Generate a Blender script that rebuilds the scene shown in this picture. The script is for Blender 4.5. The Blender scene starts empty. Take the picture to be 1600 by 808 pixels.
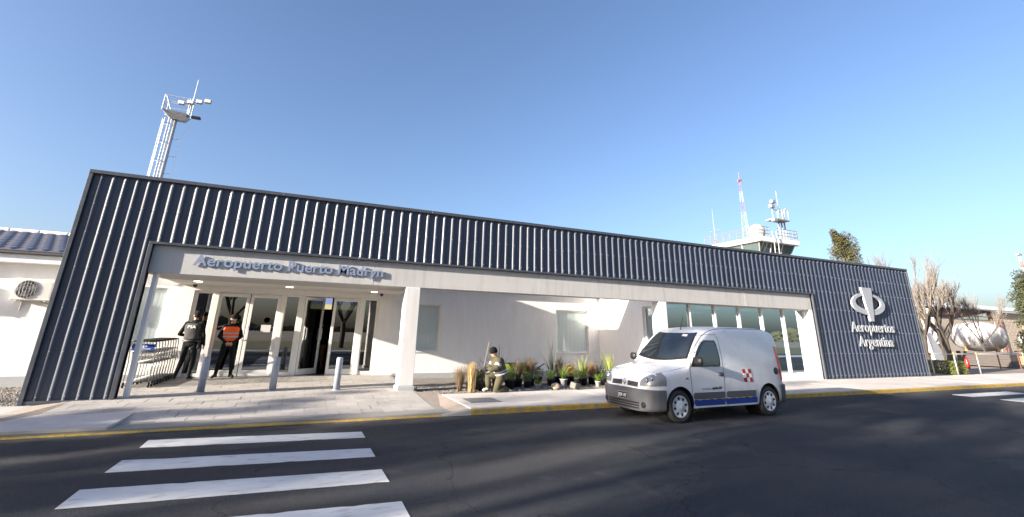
import bpy, bmesh, math, random
from mathutils import Vector, Matrix
import numpy as np
random.seed(7)
SC = bpy.context.scene
COL = SC.collection
PI = math.pi

# ---------------------------------------------------------------- camera
cam_d = bpy.data.cameras.new('camera')
cam = bpy.data.objects.new('camera', cam_d)
COL.objects.link(cam)
CAM_H = 1.62
PITCH, ROLL, YAW = math.radians(17.167), math.radians(-1.2336), math.radians(23.473)
_f = Vector((math.sin(YAW)*math.cos(PITCH), math.cos(YAW)*math.cos(PITCH), math.sin(PITCH)))
_r = Vector((math.cos(YAW), -math.sin(YAW), 0))
_d = _f.cross(_r)
_r2 = math.cos(ROLL)*_r + math.sin(ROLL)*_d
_d2 = -math.sin(ROLL)*_r + math.cos(ROLL)*_d
m = Matrix((( _r2.x, -_d2.x, -_f.x, 0), (_r2.y, -_d2.y, -_f.y, 0), (_r2.z, -_d2.z, -_f.z, CAM_H), (0, 0, 0, 1)))
cam.matrix_world = m
cam_d.sensor_fit = 'HORIZONTAL'
cam_d.sensor_width = 36.0
cam_d.lens = 16.0
cam_d.shift_y = -(404 - 298.5)/1600.0
cam_d.clip_start = 0.05
cam_d.clip_end = 6000
SC.camera = cam

# ---------------------------------------------------------------- light
TO_SUN = Vector((-1.0, -0.19, 0.256)).normalized()
EL = math.asin(TO_SUN.z)
AZ = math.atan2(TO_SUN.x, TO_SUN.y)
world = bpy.data.worlds.new('World')
SC.world = world
world.use_nodes = True
wn = world.node_tree
bg = wn.nodes['Background']
sky = wn.nodes.new('ShaderNodeTexSky')
sky.sky_type = 'NISHITA'
sky.sun_disc = False
sky.sun_elevation = EL
sky.sun_rotation = AZ
sky.altitude = 0
sky.air_density = 1.0
sky.dust_density = 2.5
sky.ozone_density = 3.0
tint = wn.nodes.new('ShaderNodeMix')          # white balance of the sky light, the same in every direction
tint.data_type = 'RGBA'; tint.blend_type = 'MULTIPLY'; tint.inputs[0].default_value = 1.0
tint.inputs[7].default_value = (1.04, 0.995, 1.06, 1)
wn.links.new(sky.outputs[0], tint.inputs[6])
wn.links.new(tint.outputs[2], bg.inputs[0])
bg.inputs[1].default_value = 0.065
sun_d = bpy.data.lights.new('sun', 'SUN')
sun_d.energy = 4.3
sun_d.angle = math.radians(0.55)
sun_d.color = (1.0, 0.90, 0.76)
sun = bpy.data.objects.new('sun', sun_d)
COL.objects.link(sun)
sun.rotation_euler = TO_SUN.to_track_quat('Z', 'Y').to_euler()
sun.location = (-30, -10, 30)
SC.view_settings.view_transform = 'Standard'
SC.view_settings.look = 'None'
SC.view_settings.gamma = 1.0
SC.view_settings.use_curve_mapping = False
SC.view_settings.exposure = 2.12
SC.cycles.use_denoising = True
SC.cycles.max_bounces = 8
SC.cycles.transparent_max_bounces = 12
SC.cycles.caustics_reflective = False
SC.cycles.caustics_refractive = False
SC.cycles.sample_clamp_indirect = 8.0

# ---------------------------------------------------------------- materials
MATS = {}
def mat(name, col=(0.5,0.5,0.5), rough=0.6, metal=0.0, var=0.0, vscale=3.0, bump=0.0, bscale=40.0, spec=0.5,
        col2=None, mix_scale=1.0, mix_lo=0.45, mix_hi=0.6, coat=0.0, emit=None, estr=0.0, stretch=None, alpha=None):
    """Principled material with noise-driven colour variation, optional second colour, fine bump."""
    if name in MATS: return MATS[name]
    M = bpy.data.materials.new(name); M.use_nodes = True
    nt = M.node_tree; N = nt.nodes; L = nt.links
    b = N['Principled BSDF']
    b.inputs['Base Color'].default_value = (*col, 1)
    b.inputs['Roughness'].default_value = rough
    b.inputs['Metallic'].default_value = metal
    b.inputs['Specular IOR Level'].default_value = spec
    b.inputs['Coat Weight'].default_value = coat
    b.inputs['Coat Roughness'].default_value = 0.05
    if emit:
        b.inputs['Emission Color'].default_value = (*emit, 1); b.inputs['Emission Strength'].default_value = estr
    if var or bump or col2:
        g = N.new('ShaderNodeNewGeometry')
        vec = g.outputs['Position']
        if stretch:
            mp = N.new('ShaderNodeMapping'); mp.inputs['Scale'].default_value = stretch
            L.new(vec, mp.inputs[0]); vec = mp.outputs[0]
        c_out = None
        if col2:
            n2 = N.new('ShaderNodeTexNoise'); n2.inputs['Scale'].default_value = mix_scale; n2.inputs['Detail'].default_value = 6
            L.new(vec, n2.inputs['Vector'])
            mr = N.new('ShaderNodeMapRange'); mr.inputs[1].default_value = mix_lo; mr.inputs[2].default_value = mix_hi
            L.new(n2.outputs[0], mr.inputs[0])
            mx = N.new('ShaderNodeMix'); mx.data_type = 'RGBA'
            mx.inputs[6].default_value = (*col, 1); mx.inputs[7].default_value = (*col2, 1)
            L.new(mr.outputs[0], mx.inputs[0]); c_out = mx.outputs[2]
        if var:
            n1 = N.new('ShaderNodeTexNoise'); n1.inputs['Scale'].default_value = vscale; n1.inputs['Detail'].default_value = 8
            n1.inputs['Roughness'].default_value = 0.65
            L.new(vec, n1.inputs['Vector'])
            mr2 = N.new('ShaderNodeMapRange'); mr2.inputs[1].default_value = 0.25; mr2.inputs[2].default_value = 0.75
            mr2.inputs[3].default_value = 1-var; mr2.inputs[4].default_value = 1+var
            L.new(n1.outputs[0], mr2.inputs[0])
            hs = N.new('ShaderNodeHueSaturation'); hs.inputs['Color'].default_value = (*col, 1)
            if c_out: L.new(c_out, hs.inputs['Color'])
            L.new(mr2.outputs[0], hs.inputs['Value']); c_out = hs.outputs[0]
            mr3 = N.new('ShaderNodeMapRange'); mr3.inputs[1].default_value = 0.25; mr3.inputs[2].default_value = 0.75
            mr3.inputs[3].default_value = max(0.02, rough-0.12); mr3.inputs[4].default_value = min(1, rough+0.12)
            L.new(n1.outputs[0], mr3.inputs[0]); L.new(mr3.outputs[0], b.inputs['Roughness'])
        if c_out: L.new(c_out, b.inputs['Base Color'])
        if bump:
            n3 = N.new('ShaderNodeTexNoise'); n3.inputs['Scale'].default_value = bscale; n3.inputs['Detail'].default_value = 4
            L.new(vec, n3.inputs['Vector'])
            bp = N.new('ShaderNodeBump'); bp.inputs['Strength'].default_value = bump; bp.inputs['Distance'].default_value = 0.02
            L.new(n3.outputs[0], bp.inputs['Height']); L.new(bp.outputs[0], b.inputs['Normal'])
    MATS[name] = M
    return M

def leaf_mat(name, c1, c2, rough=0.6, trans=0.25):
    """foliage: colour differs from leaf to leaf (random per island), a little light passes through"""
    if name in MATS: return MATS[name]
    M = bpy.data.materials.new(name); M.use_nodes = True
    nt = M.node_tree; N = nt.nodes; L = nt.links
    b = N['Principled BSDF']; out = N['Material Output']
    g = N.new('ShaderNodeNewGeometry')
    mx = N.new('ShaderNodeMix'); mx.data_type = 'RGBA'
    mx.inputs[6].default_value = (*c1, 1); mx.inputs[7].default_value = (*c2, 1)
    L.new(g.outputs['Random Per Island'], mx.inputs[0])
    L.new(mx.outputs[2], b.inputs['Base Color']); b.inputs['Roughness'].default_value = rough
    t = N.new('ShaderNodeBsdfTranslucent'); L.new(mx.outputs[2], t.inputs[0])
    ms = N.new('ShaderNodeMixShader'); ms.inputs[0].default_value = trans
    L.new(b.outputs[0], ms.inputs[1]); L.new(t.outputs[0], ms.inputs[2]); L.new(ms.outputs[0], out.inputs[0])
    MATS[name] = M
    return M

def glass_mat(name, tint=(0.6,0.7,0.72), ior=1.6, rough=0.0, base=0.0, gcol=(1,1,1)):
    """thin pane: fresnel mirror over tinted see-through"""
    if name in MATS: return MATS[name]
    M = bpy.data.materials.new(name); M.use_nodes = True
    nt = M.node_tree; N = nt.nodes; L = nt.links
    N.remove(N['Principled BSDF']); out = N['Material Output']
    lw = N.new('ShaderNodeLayerWeight'); lw.inputs[0].default_value = 0.5
    fr = N.new('ShaderNodeMath'); fr.operation = 'POWER'; fr.inputs[1].default_value = 5.0; L.new(lw.outputs['Facing'], fr.inputs[0])
    base = max(base, ((ior-1)/(ior+1))**2)
    t = N.new('ShaderNodeBsdfTransparent'); t.inputs[0].default_value = (*tint, 1)
    gl = N.new('ShaderNodeBsdfGlossy'); gl.inputs['Roughness'].default_value = rough
    ms = N.new('ShaderNodeMixShader')
    mr = N.new('ShaderNodeMapRange'); mr.inputs[3].default_value = base; gl.inputs[0].default_value = (*gcol, 1)   # coated glass mirrors a little face-on too
    L.new(fr.outputs[0], mr.inputs[0]); L.new(mr.outputs[0], ms.inputs[0]); L.new(t.outputs[0], ms.inputs[1]); L.new(gl.outputs[0], ms.inputs[2])
    L.new(ms.outputs[0], out.inputs[0])
    MATS[name] = M
    return M

# ---------------------------------------------------------------- mesh builder
class MB:
    def __init__(s): s.v = []; s.f = []; s.mi = []
    def add(s, vs, fs, mi=0):
        o = len(s.v); s.v += [tuple(p) for p in vs]
        s.f += [tuple(i+o for i in f) for f in fs]; s.mi += [mi]*len(fs)
        return s
    def box(s, x0, x1, y0, y1, z0, z1, mi=0):
        vs = [(x0,y0,z0),(x1,y0,z0),(x1,y1,z0),(x0,y1,z0),(x0,y0,z1),(x1,y0,z1),(x1,y1,z1),(x0,y1,z1)]
        return s.add(vs, [(0,3,2,1),(4,5,6,7),(0,1,5,4),(1,2,6,5),(2,3,7,6),(3,0,4,7)], mi)
    def bbox(s, x0, x1, y0, y1, z0, z1, b=0.01, mi=0):
        """box with chamfered edges"""
        b = min(b, (x1-x0)*.45, (y1-y0)*.45, (z1-z0)*.45)
        bm = bmesh.new(); bmesh.ops.create_cube(bm, size=1)
        for v in bm.verts:
            v.co = Vector((x0+(v.co.x+.5)*(x1-x0), y0+(v.co.y+.5)*(y1-y0), z0+(v.co.z+.5)*(z1-z0)))
        bmesh.ops.bevel(bm, geom=bm.edges[:], offset=b, segments=1, affect='EDGES')
        bm.verts.index_update()
        s.add([v.co[:] for v in bm.verts], [[v.index for v in f.verts] for f in bm.faces], mi); bm.free()
        return s
    def quad(s, a, b, c, d, mi=0): return s.add([a,b,c,d], [(0,1,2,3)], mi)
    def tube(s, pts, rad, n=8, cap=True, mi=0, flat=None):
        pts = [Vector(p) for p in pts]
        if not isinstance(rad, (list, tuple)): rad = [rad]*len(pts)
        t0 = (pts[1]-pts[0]).normalized()
        up = Vector((0,0,1)) if abs(t0.z) < .9 else Vector((1,0,0))
        a = t0.cross(up).normalized(); vs = []
        for i, p in enumerate(pts):
            t = (pts[min(i+1,len(pts)-1)]-pts[max(i-1,0)]).normalized()
            a = (a - t*a.dot(t)); a = a.normalized() if a.length > 1e-6 else t.orthogonal().normalized()
            b = t.cross(a)
            for k in range(n):
                th = 2*PI*k/n
                vs.append(p + (a*math.cos(th) + b*math.sin(th)*(flat or 1))*rad[i])
        fs = [(i*n+k, i*n+(k+1)%n, (i+1)*n+(k+1)%n, (i+1)*n+k) for i in range(len(pts)-1) for k in range(n)]
        if cap: fs += [tuple(range(n-1,-1,-1)), tuple((len(pts)-1)*n+k for k in range(n))]
        return s.add(vs, fs, mi)
    def lathe(s, prof, n=20, M=None, mi=0):
        """prof: (r, z) list revolved round z, then placed by matrix M"""
        M = M or Matrix(); vs = []
        for r, z in prof:
            for k in range(n):
                th = 2*PI*k/n; vs.append(M @ Vector((r*math.cos(th), r*math.sin(th), z)))
        fs = [(i*n+k, i*n+(k+1)%n, (i+1)*n+(k+1)%n, (i+1)*n+k) for i in range(len(prof)-1) for k in range(n)]
        fs += [tuple(range(n-1,-1,-1)), tuple((len(prof)-1)*n+k for k in range(n))]
        return s.add(vs, fs, mi)
    def ell(s, c, r, nu=14, nv=9, M=None, mi=0):
        c = Vector(c); M = M or Matrix.Identity(3); vs = []; fs = []
        for j in range(nv+1):
            ph = PI*j/nv - PI/2
            for k in range(nu):
                th = 2*PI*k/nu
                vs.append(c + M @ Vector((r[0]*math.cos(ph)*math.cos(th), r[1]*math.cos(ph)*math.sin(th), r[2]*math.sin(ph))))
        for j in range(nv):
            for k in range(nu): fs.append((j*nu+k, j*nu+(k+1)%nu, (j+1)*nu+(k+1)%nu, (j+1)*nu+k))
        return s.add(vs, fs, mi)
    def prism(s, poly, y0, y1, mi=0):
        """polygon in (x, z) extruded along y"""
        n = len(poly)
        vs = [(x, y0, z) for x, z in poly] + [(x, y1, z) for x, z in poly]
        fs = [tuple(range(n)), tuple(range(2*n-1, n-1, -1))] + [(i, i+n, (i+1)%n+n, (i+1)%n) for i in range(n)]
        return s.add(vs, fs, mi)
    def mesh(s, name, mats, off=None, smooth=False):
        me = bpy.data.meshes.new(name)
        vs = s.v if off is None else [(x-off[0], y-off[1], z-off[2]) for x, y, z in s.v]
        me.from_pydata([tuple(v) for v in vs], [], s.f)
        for M in (mats if isinstance(mats, (list, tuple)) else [mats]): me.materials.append(M)
        if any(s.mi): me.polygons.foreach_set('material_index', s.mi)
        if smooth: me.polygons.foreach_set('use_smooth', [True]*len(me.polygons))
        me.update()
        return me

def fix_normals(me):
    bm = bmesh.new(); bm.from_mesh(me); bmesh.ops.recalc_face_normals(bm, faces=bm.faces[:]); bm.to_mesh(me); bm.free()

def link(name, me, parent=None, loc=None, rz=0):
    o = bpy.data.objects.new(name, me); COL.objects.link(o)
    if parent: o.parent = parent
    if loc is not None: o.location = loc
    if rz: o.rotation_euler.z = rz
    return o
def part(name, mb, mats, parent, smooth=False, world=True, normals=True):
    """a mesh under its thing; coordinates of mb are world ones when world is set (parents are unrotated then)"""
    off = None
    if world and parent is not None:
        off = Vector((0,0,0)); p = parent
        while p is not None: off += Vector(p.location); p = p.parent
    me = mb.mesh(name, mats, off, smooth)
    if normals: fix_normals(me)
    return link(name, me, parent)
def thing(name, label, cat, loc=(0,0,0), rz=0, group=None):
    o = bpy.data.objects.new(name, None); COL.objects.link(o)
    o.empty_display_size = 0.2
    o.location = loc; o.rotation_euler.z = rz
    tag(o, label, cat, group); return o
def tag(o, label, cat, group=None):
    o['label'] = label; o['category'] = cat
    if group: o['group'] = group
    return o
def struct(name, mb, mats, parent=None, smooth=False):
    o = part(name, mb, mats, parent, smooth)
    if parent is None: o['kind'] = 'structure'
    return o
def copy_tree(o, parent=None):
    c = o.copy(); COL.objects.link(c); c.parent = parent
    for ch in o.children: copy_tree(ch, c)
    return c
def rnd(a, b): return random.uniform(a, b)

def text_letters(txt, height, depth, mats, parent, xform, bold=0.0, xs=1.0, center=None, name='letter'):
    """each letter its own mesh. xform maps (u, v, w) text coords -> local/world point; height = cap height"""
    cu = bpy.data.curves.new('t', 'FONT'); cu.body = txt; cu.size = 1.0; cu.extrude = 0.0; cu.offset = bold
    cu.resolution_u = 3
    o = bpy.data.objects.new('t', cu); COL.objects.link(o)
    dg = bpy.context.evaluated_depsgraph_get()
    me = bpy.data.meshes.new_from_object(o.evaluated_get(dg))
    COL.objects.unlink(o); bpy.data.objects.remove(o)
    bm = bmesh.new(); bm.from_mesh(me); bmesh.ops.remove_doubles(bm, verts=bm.verts[:], dist=1e-5)
    seen = set(); isl = []
    for f in bm.faces:
        if f in seen: continue
        st = [f]; comp = []; seen.add(f)
        while st:
            q = st.pop(); comp.append(q)
            for e in q.edges:
                for g in e.link_faces:
                    if g not in seen: seen.add(g); st.append(g)
        xs_ = [v.co.x for q in comp for v in q.verts]
        isl.append([min(xs_), max(xs_), comp])
    isl.sort(key=lambda t: t[0]); grp = []
    for a, b, c in isl:
        if grp and a < grp[-1][1] - 0.35*min(b-a, grp[-1][1]-grp[-1][0]): grp[-1][1] = max(grp[-1][1], b); grp[-1][2] += c
        else: grp.append([a, b, list(c)])
    W = max(g[1] for g in grp) if grp else 0
    sc = height/0.70
    out = []
    for a, b, comp in grp:
        vmap = {}; mb = MB(); vs = []; fs = []
        for f in comp:
            for v in f.verts:
                if v not in vmap: vmap[v] = len(vmap); vs.append(v.co.copy())
        n = len(vs)
        P = [xform(v.x*sc*xs, v.y*sc, 0) for v in vs] + [xform(v.x*sc*xs, v.y*sc, depth) for v in vs]
        ec = {}
        for f in comp:
            idx = [vmap[v] for v in f.verts]
            fs.append(tuple(i+n for i in idx)); fs.append(tuple(reversed(idx)))
            for i in range(len(idx)):
                e = (idx[i], idx[(i+1) % len(idx)]); ec[frozenset(e)] = None if frozenset(e) in ec else e
        for k, e in ec.items():
            if e: fs.append((e[0], e[1], e[1]+n, e[0]+n))
        mb.add(P, fs)
        out.append(part(name, mb, mats, parent, normals=False, world=False))
    bm.free()
    return W*sc*xs
# ================================================================ setting
asphalt = mat('asphalt', (0.029,0.032,0.041), 0.85, spec=0.25, var=0.38, vscale=11, bump=0.8, bscale=130, col2=(0.050,0.049,0.050), mix_scale=0.35, mix_lo=.42, mix_hi=.62)
# asphalt: pale aggregate specks
def speckle(M, amount=0.66, col=(0.22,0.21,0.2), scale=260):
    nt = M.node_tree; N = nt.nodes; L = nt.links; b = N['Principled BSDF']
    src = b.inputs['Base Color'].links[0].from_socket
    g = N.new('ShaderNodeNewGeometry'); v = N.new('ShaderNodeTexNoise'); v.inputs['Scale'].default_value = scale; v.inputs['Detail'].default_value = 1
    L.new(g.outputs['Position'], v.inputs['Vector'])
    mr = N.new('ShaderNodeMapRange'); mr.inputs[1].default_value = amount; mr.inputs[2].default_value = amount+.06
    L.new(v.outputs[0], mr.inputs[0])
    mx = N.new('ShaderNodeMix'); mx.data_type = 'RGBA'; mx.inputs[7].default_value = (*col, 1)
    L.new(mr.outputs[0], mx.inputs[0]); L.new(src, mx.inputs[6]); L.new(mx.outputs[2], b.inputs['Base Color'])
def asphalt_wear(M):
    """polished wheel lanes along the road, repair patches and hairline cracks"""
    nt = M.node_tree; N = nt.nodes; L = nt.links; b = N['Principled BSDF']
    g = N.new('ShaderNodeNewGeometry')
    def layer(fac_socket, col, amount):
        src = b.inputs['Base Color'].links[0].from_socket
        mu = N.new('ShaderNodeMath'); mu.operation = 'MULTIPLY'; mu.inputs[1].default_value = amount; L.new(fac_socket, mu.inputs[0])
        mx = N.new('ShaderNodeMix'); mx.data_type = 'RGBA'; mx.inputs[7].default_value = (*col, 1)
        L.new(mu.outputs[0], mx.inputs[0]); L.new(src, mx.inputs[6]); L.new(mx.outputs[2], b.inputs['Base Color'])
    def ranged(sock, lo, hi):
        mr = N.new('ShaderNodeMapRange'); mr.inputs[1].default_value = lo; mr.inputs[2].default_value = hi; L.new(sock, mr.inputs[0]); return mr.outputs[0]
    def noise(scale, sc, detail=4):
        mp = N.new('ShaderNodeMapping'); mp.inputs['Scale'].default_value = sc; L.new(g.outputs['Position'], mp.inputs[0])
        n = N.new('ShaderNodeTexNoise'); n.inputs['Scale'].default_value = scale; n.inputs['Detail'].default_value = detail; L.new(mp.outputs[0], n.inputs['Vector']); return n
    layer(ranged(noise(1.0,(.03,.9,1)).outputs[0], .50,.66), (0.019,0.021,0.028), .65)      # lanes
    layer(ranged(noise(.9,(1,1,1),7).outputs[0], .60,.66), (0.070,0.068,0.065), .5)           # dusty patches
    layer(ranged(noise(2.2,(1,1.6,1),5).outputs[0], .70,.74), (0.010,0.010,0.012), .7)        # oil spots
    sp = N.new('ShaderNodeSeparateXYZ'); L.new(g.outputs['Position'], sp.inputs[0])
    mu = N.new('ShaderNodeMath'); mu.operation = 'MULTIPLY'; L.new(ranged(sp.outputs['Y'], 9.05,9.5), mu.inputs[0]); L.new(ranged(noise(5,(.6,1,1),6).outputs[0], .38,.62), mu.inputs[1])
    layer(mu.outputs[0], (0.13,0.115,0.095), .75)                                             # grit gathered along the kerb
    nd = noise(1.2,(1,1,1),3); va = N.new('ShaderNodeVectorMath'); va.operation = 'ADD'; L.new(g.outputs['Position'], va.inputs[0]); L.new(nd.outputs[1], va.inputs[1])
    vo = N.new('ShaderNodeTexVoronoi'); vo.feature = 'DISTANCE_TO_EDGE'; vo.inputs['Scale'].default_value = .33; L.new(va.outputs[0], vo.inputs['Vector'])
    layer(ranged(vo.outputs['Distance'], .006,.0), (0.006,0.006,0.007), .75)                  # cracks
asphalt_wear(asphalt)
speckle(asphalt, 0.63, (0.19,0.185,0.175), 120)
earth = mat('earth', (0.26,0.215,0.175), 0.95, var=0.25, vscale=2.2, bump=0.5, bscale=25, col2=(0.20,0.17,0.135), mix_scale=.25)
concrete = mat('concrete_paving', (0.56,0.52,0.485), 0.85, var=0.12, vscale=4, bump=0.12, bscale=120, col2=(0.49,0.455,0.42), mix_scale=.7)
conc_dark = mat('concrete_plate', (0.27,0.255,0.235), 0.85, var=0.12, vscale=9, bump=0.3, bscale=80)
paver_m = [mat('paver_%s' % n, c, 0.8, var=0.10, vscale=14, bump=0.3, bscale=70, col2=tuple(k*.86 for k in c), mix_scale=1.3, mix_lo=.5, mix_hi=.7) for n, c in
           (('sand', (0.40,0.375,0.35)), ('pale', (0.43,0.405,0.38)), ('grey', (0.375,0.355,0.335)))]
brown_flare = mat('flare_mortar', (0.36,0.30,0.25), 0.9, var=0.15, vscale=6, bump=0.4, bscale=60)
yellow = mat('kerb_yellow', (0.46,0.30,0.055), 0.8, var=0.28, vscale=12, bump=0.3, bscale=60, col2=(0.27,0.23,0.14), mix_scale=4, mix_lo=.48, mix_hi=.68)
kerb_c = mat('kerb_concrete', (0.40,0.37,0.33), 0.9, var=0.15, vscale=8, bump=0.3, bscale=60)
white_paint = mat('road_paint', (0.60,0.595,0.58), 0.7, var=0.10, vscale=5, bump=0.3, bscale=120, col2=(0.30,0.295,0.29), mix_scale=14, mix_lo=.55, mix_hi=.78, stretch=(.30,1,1))
grass_m = mat('dry_turf', (0.13,0.125,0.06), 0.95, var=0.3, vscale=4, bump=0.6, bscale=40)

g = MB(); g.quad((-2500,-2500,-0.03),(2500,-2500,-0.03),(2500,2500,-0.03),(-2500,2500,-0.03))
struct('ground', g, earth)
# road: subdivided sheet
g = MB(); g.quad((-160,-1.2,0),(220,-1.2,0),(220,9.52,0),(-160,9.52,0))
road = struct('road', g, asphalt)
# crosswalk stripes: corners read off the picture, thin raised paint
def stripe(c):
    g = MB(); z0, z1 = 0.0005, 0.005
    n = 26; rows = []                                   # ragged paint edge, worn away here and there
    for i in range(n+1):
        t = i/n; e = 0 if i in (0, n) else 1
        a = Vector(c[0]).lerp(Vector(c[1]), t); b = Vector(c[3]).lerp(Vector(c[2]), t)
        d0, d1 = (rnd(-.004,.004) - (.018 if random.random() < .06 else 0))*e, (rnd(-.004,.004) - (.018 if random.random() < .06 else 0))*e
        ex = 0 if e else rnd(-.01,.01)
        rows.append(((a.x+ex, a.y-d0), (b.x+ex, b.y+d1)))
    vs = [(p[0],p[1],z) for z in (z0,z1) for r in rows for p in r]; m2 = 2*(n+1)
    fs = [(m2+2*i, m2+2*i+2, m2+2*i+3, m2+2*i+1) for i in range(n)] + [(2*i, 2*i+2, m2+2*i+2, m2+2*i) for i in range(n)] + [(2*i+3, 2*i+1, m2+2*i+1, m2+2*i+3) for i in range(n)] + [(1,0,m2,m2+1),(2*n,2*n+1,m2+2*n+1,m2+2*n)]
    g.add(vs, fs)
    struct('crosswalk_stripe', g, white_paint, road)
k = CAM_H/1.6
for c in (((-1.78,8.30),(1.115,8.02),(1.111,8.452),(-1.798,8.785)), ((-1.796,7.113),(1.10,6.85),(1.097,7.307),(-1.788,7.637)),
          ((-1.794,5.953),(1.097,5.749),(1.087,6.238),(-1.804,6.502)), ((-1.80,4.83),(1.109,4.63),(1.113,5.097),(-1.80,5.34)),
          ((-1.80,3.70),(1.11,3.50),(1.11,3.97),(-1.80,4.20)), ((-1.80,2.57),(1.11,2.38),(1.11,2.85),(-1.80,3.07))):
    stripe([(x*k, y*k) for x, y in c])
for yy in (8.15, 7.02, 5.9, 4.8):
    stripe([(19.1,yy),(22.4,yy-.05),(22.45,yy+.5),(19.1,yy+.53)])
# opposite pavement behind the camera
g = MB(); g.box(-160,220,-4.2,-1.2,-0.03,0.10); struct('opposite_pavement', g, concrete)
g = MB(); g.quad((-160,-30,-0.01),(220,-30,-0.01),(220,-4.2,-0.01),(-160,-4.2,-0.01)); struct('verge', g, grass_m)

# kerb: real step, painted, in one-metre stones
SW = 0.10
kerb = struct('kerb', MB().box(-60,-59,9.52,9.66,-0.03,SW), kerb_c)
def kerb_run(x0, x1, h0, h1, m):
    n = max(1, round((x1-x0)/1.0)); w = (x1-x0)/n
    for i in range(n):
        a = x0+i*w+.004; b = a+w-.008; za = h0+(h1-h0)*i/n; zb = h0+(h1-h0)*(i+1)/n
        g = MB(); y0, y1 = 9.52, 9.66; c = .010
        prof = [(y0,-.02),(y0,1),(y0+c,2),(y1,2),(y1,-.02)]
        vs = []
        for x, zt in ((a,za),(b,zb)):
            for y, q in prof: vs.append((x, y, zt-c if q == 1 else zt if q == 2 else q))
        g.add(vs, [(0,1,2,3,4),(9,8,7,6,5)]+[(j,j+5,(j+1)%5+5,(j+1)%5) for j in range(5)])
        struct('kerb_stone', g, m, kerb)
kerb_run(-24,-4.55,SW,SW,yellow)
kerb_run(-4.55,-3.95,SW,.02,kerb_c)
kerb_run(-3.95,2.75,.018,.018,yellow)
kerb_run(2.75,3.35,.02,SW,kerb_c)
kerb_run(3.35,62,SW,SW,yellow)

# pavements: concrete slabs with joints
pav = struct('pavement', MB().box(-60,90,9.66,12.55,-0.03,0.04), conc_dark)
def slab(x0,x1,y0,y1,z=SW):
    g = MB(); d = rnd(-.002,.002); g.bbox(x0+.003,x1-.003,y0+.003,y1-.003,.0,z+d,.0015); struct('paving_slab', g, concrete, pav)
x = 3.4
while x < 60:
    w = 1.9
    y1 = 11.95 if x < 10.4 else 12.56
    slab(x, x+w, 9.66, y1); x += w
x = -24.0
while x < -4.3:
    slab(x, x+1.95, 9.66, 12.4, SW-.02); x += 1.95
# metal service cover set in the pavement
g = MB(); g.bbox(3.62,4.36,10.35,11.05,SW-.02,SW+.008,.004)
cov = tag(part('service_cover', g, mat('cover_metal',(0.20,0.20,0.195),.6,.3,var=.2,vscale=20,bump=.4,bscale=120), None), 'grey rectangular service cover let into the pavement by the ramp', 'access cover')
g = MB()
for i in range(2): g.box(3.70+i*.5,3.80+i*.5,10.68,10.71,SW+.0085,SW+.014)
part('lifting_handle', g, MATS['cover_metal'], cov)

# entrance ramp and porch floor, laid with pavers
def zr(y):
    P = [(9.6,.014),(12.3,.135),(16.4,.20)]
    for (a,za),(b,zb) in zip(P,P[1:]):
        if y <= b: return za+(zb-za)*(y-a)/(b-a)
    return P[-1][1]
def ramp_strip(x0,x1,y0,y1,dz):
    g = MB(); ys = [y0,12.3,y1] if y0 < 12.3 < y1 else [y0,y1]
    for a,b in zip(ys,ys[1:]): g.quad((x0,a,zr(a)+dz),(x1,a,zr(a)+dz),(x1,b,zr(b)+dz),(x0,b,zr(b)+dz))
    return g
ramp = struct('entrance_ramp', ramp_strip(-4.1,2.86,9.66,16.3,-.012), conc_dark)
PX0, PX1 = -3.95, 2.78
ncol, nrow = 16, 17
pw = (PX1-PX0)/ncol; ph = (16.22-9.70)/nrow
for j in range(nrow):
    y0 = 9.70+j*ph+.004; y1 = y0+ph-.008
    off = pw/2 if j % 2 else 0
    for i in range(ncol+(1 if off else 0)):
        a = max(PX0, PX0+i*pw-off)+.004; b = min(PX1, PX0+(i+1)*pw-off)-.004
        if b-a < .05: continue
        dz = rnd(-.0025,.0025); t = rnd(-.0015,.0015)
        g = MB()
        za, zb = zr(y0)+dz, zr(y1)+dz
        vs = [(a,y0,za-.03),(b,y0,za-.03),(b,y1,zb-.03),(a,y1,zb-.03),(a,y0,za+t),(b,y0,za-t),(b,y1,zb-t),(a,y1,zb+t)]
        g.add(vs, [(0,3,2,1),(4,5,6,7),(0,1,5,4),(1,2,6,5),(2,3,7,6),(3,0,4,7)])
        struct('paver', g, paver_m[random.choice((0,0,1,2))], ramp)
# flared cheeks of the ramp
g = MB()
g.quad((2.79,9.66,.012),(3.38,9.66,.085),(3.38,12.3,SW-.002),(2.79,12.3,.132)); g.quad((2.79,9.66,-.02),(2.79,9.66,.012),(2.79,12.3,.132),(2.79,12.3,-.02))
struct('ramp_flare', g, brown_flare)
g = MB(); g.quad((-4.5,9.66,.075),(-3.96,9.66,.012),(-3.96,12.4,.134),(-4.5,12.4,SW-.022)); struct('ramp_flare', g, brown_flare)

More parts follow.
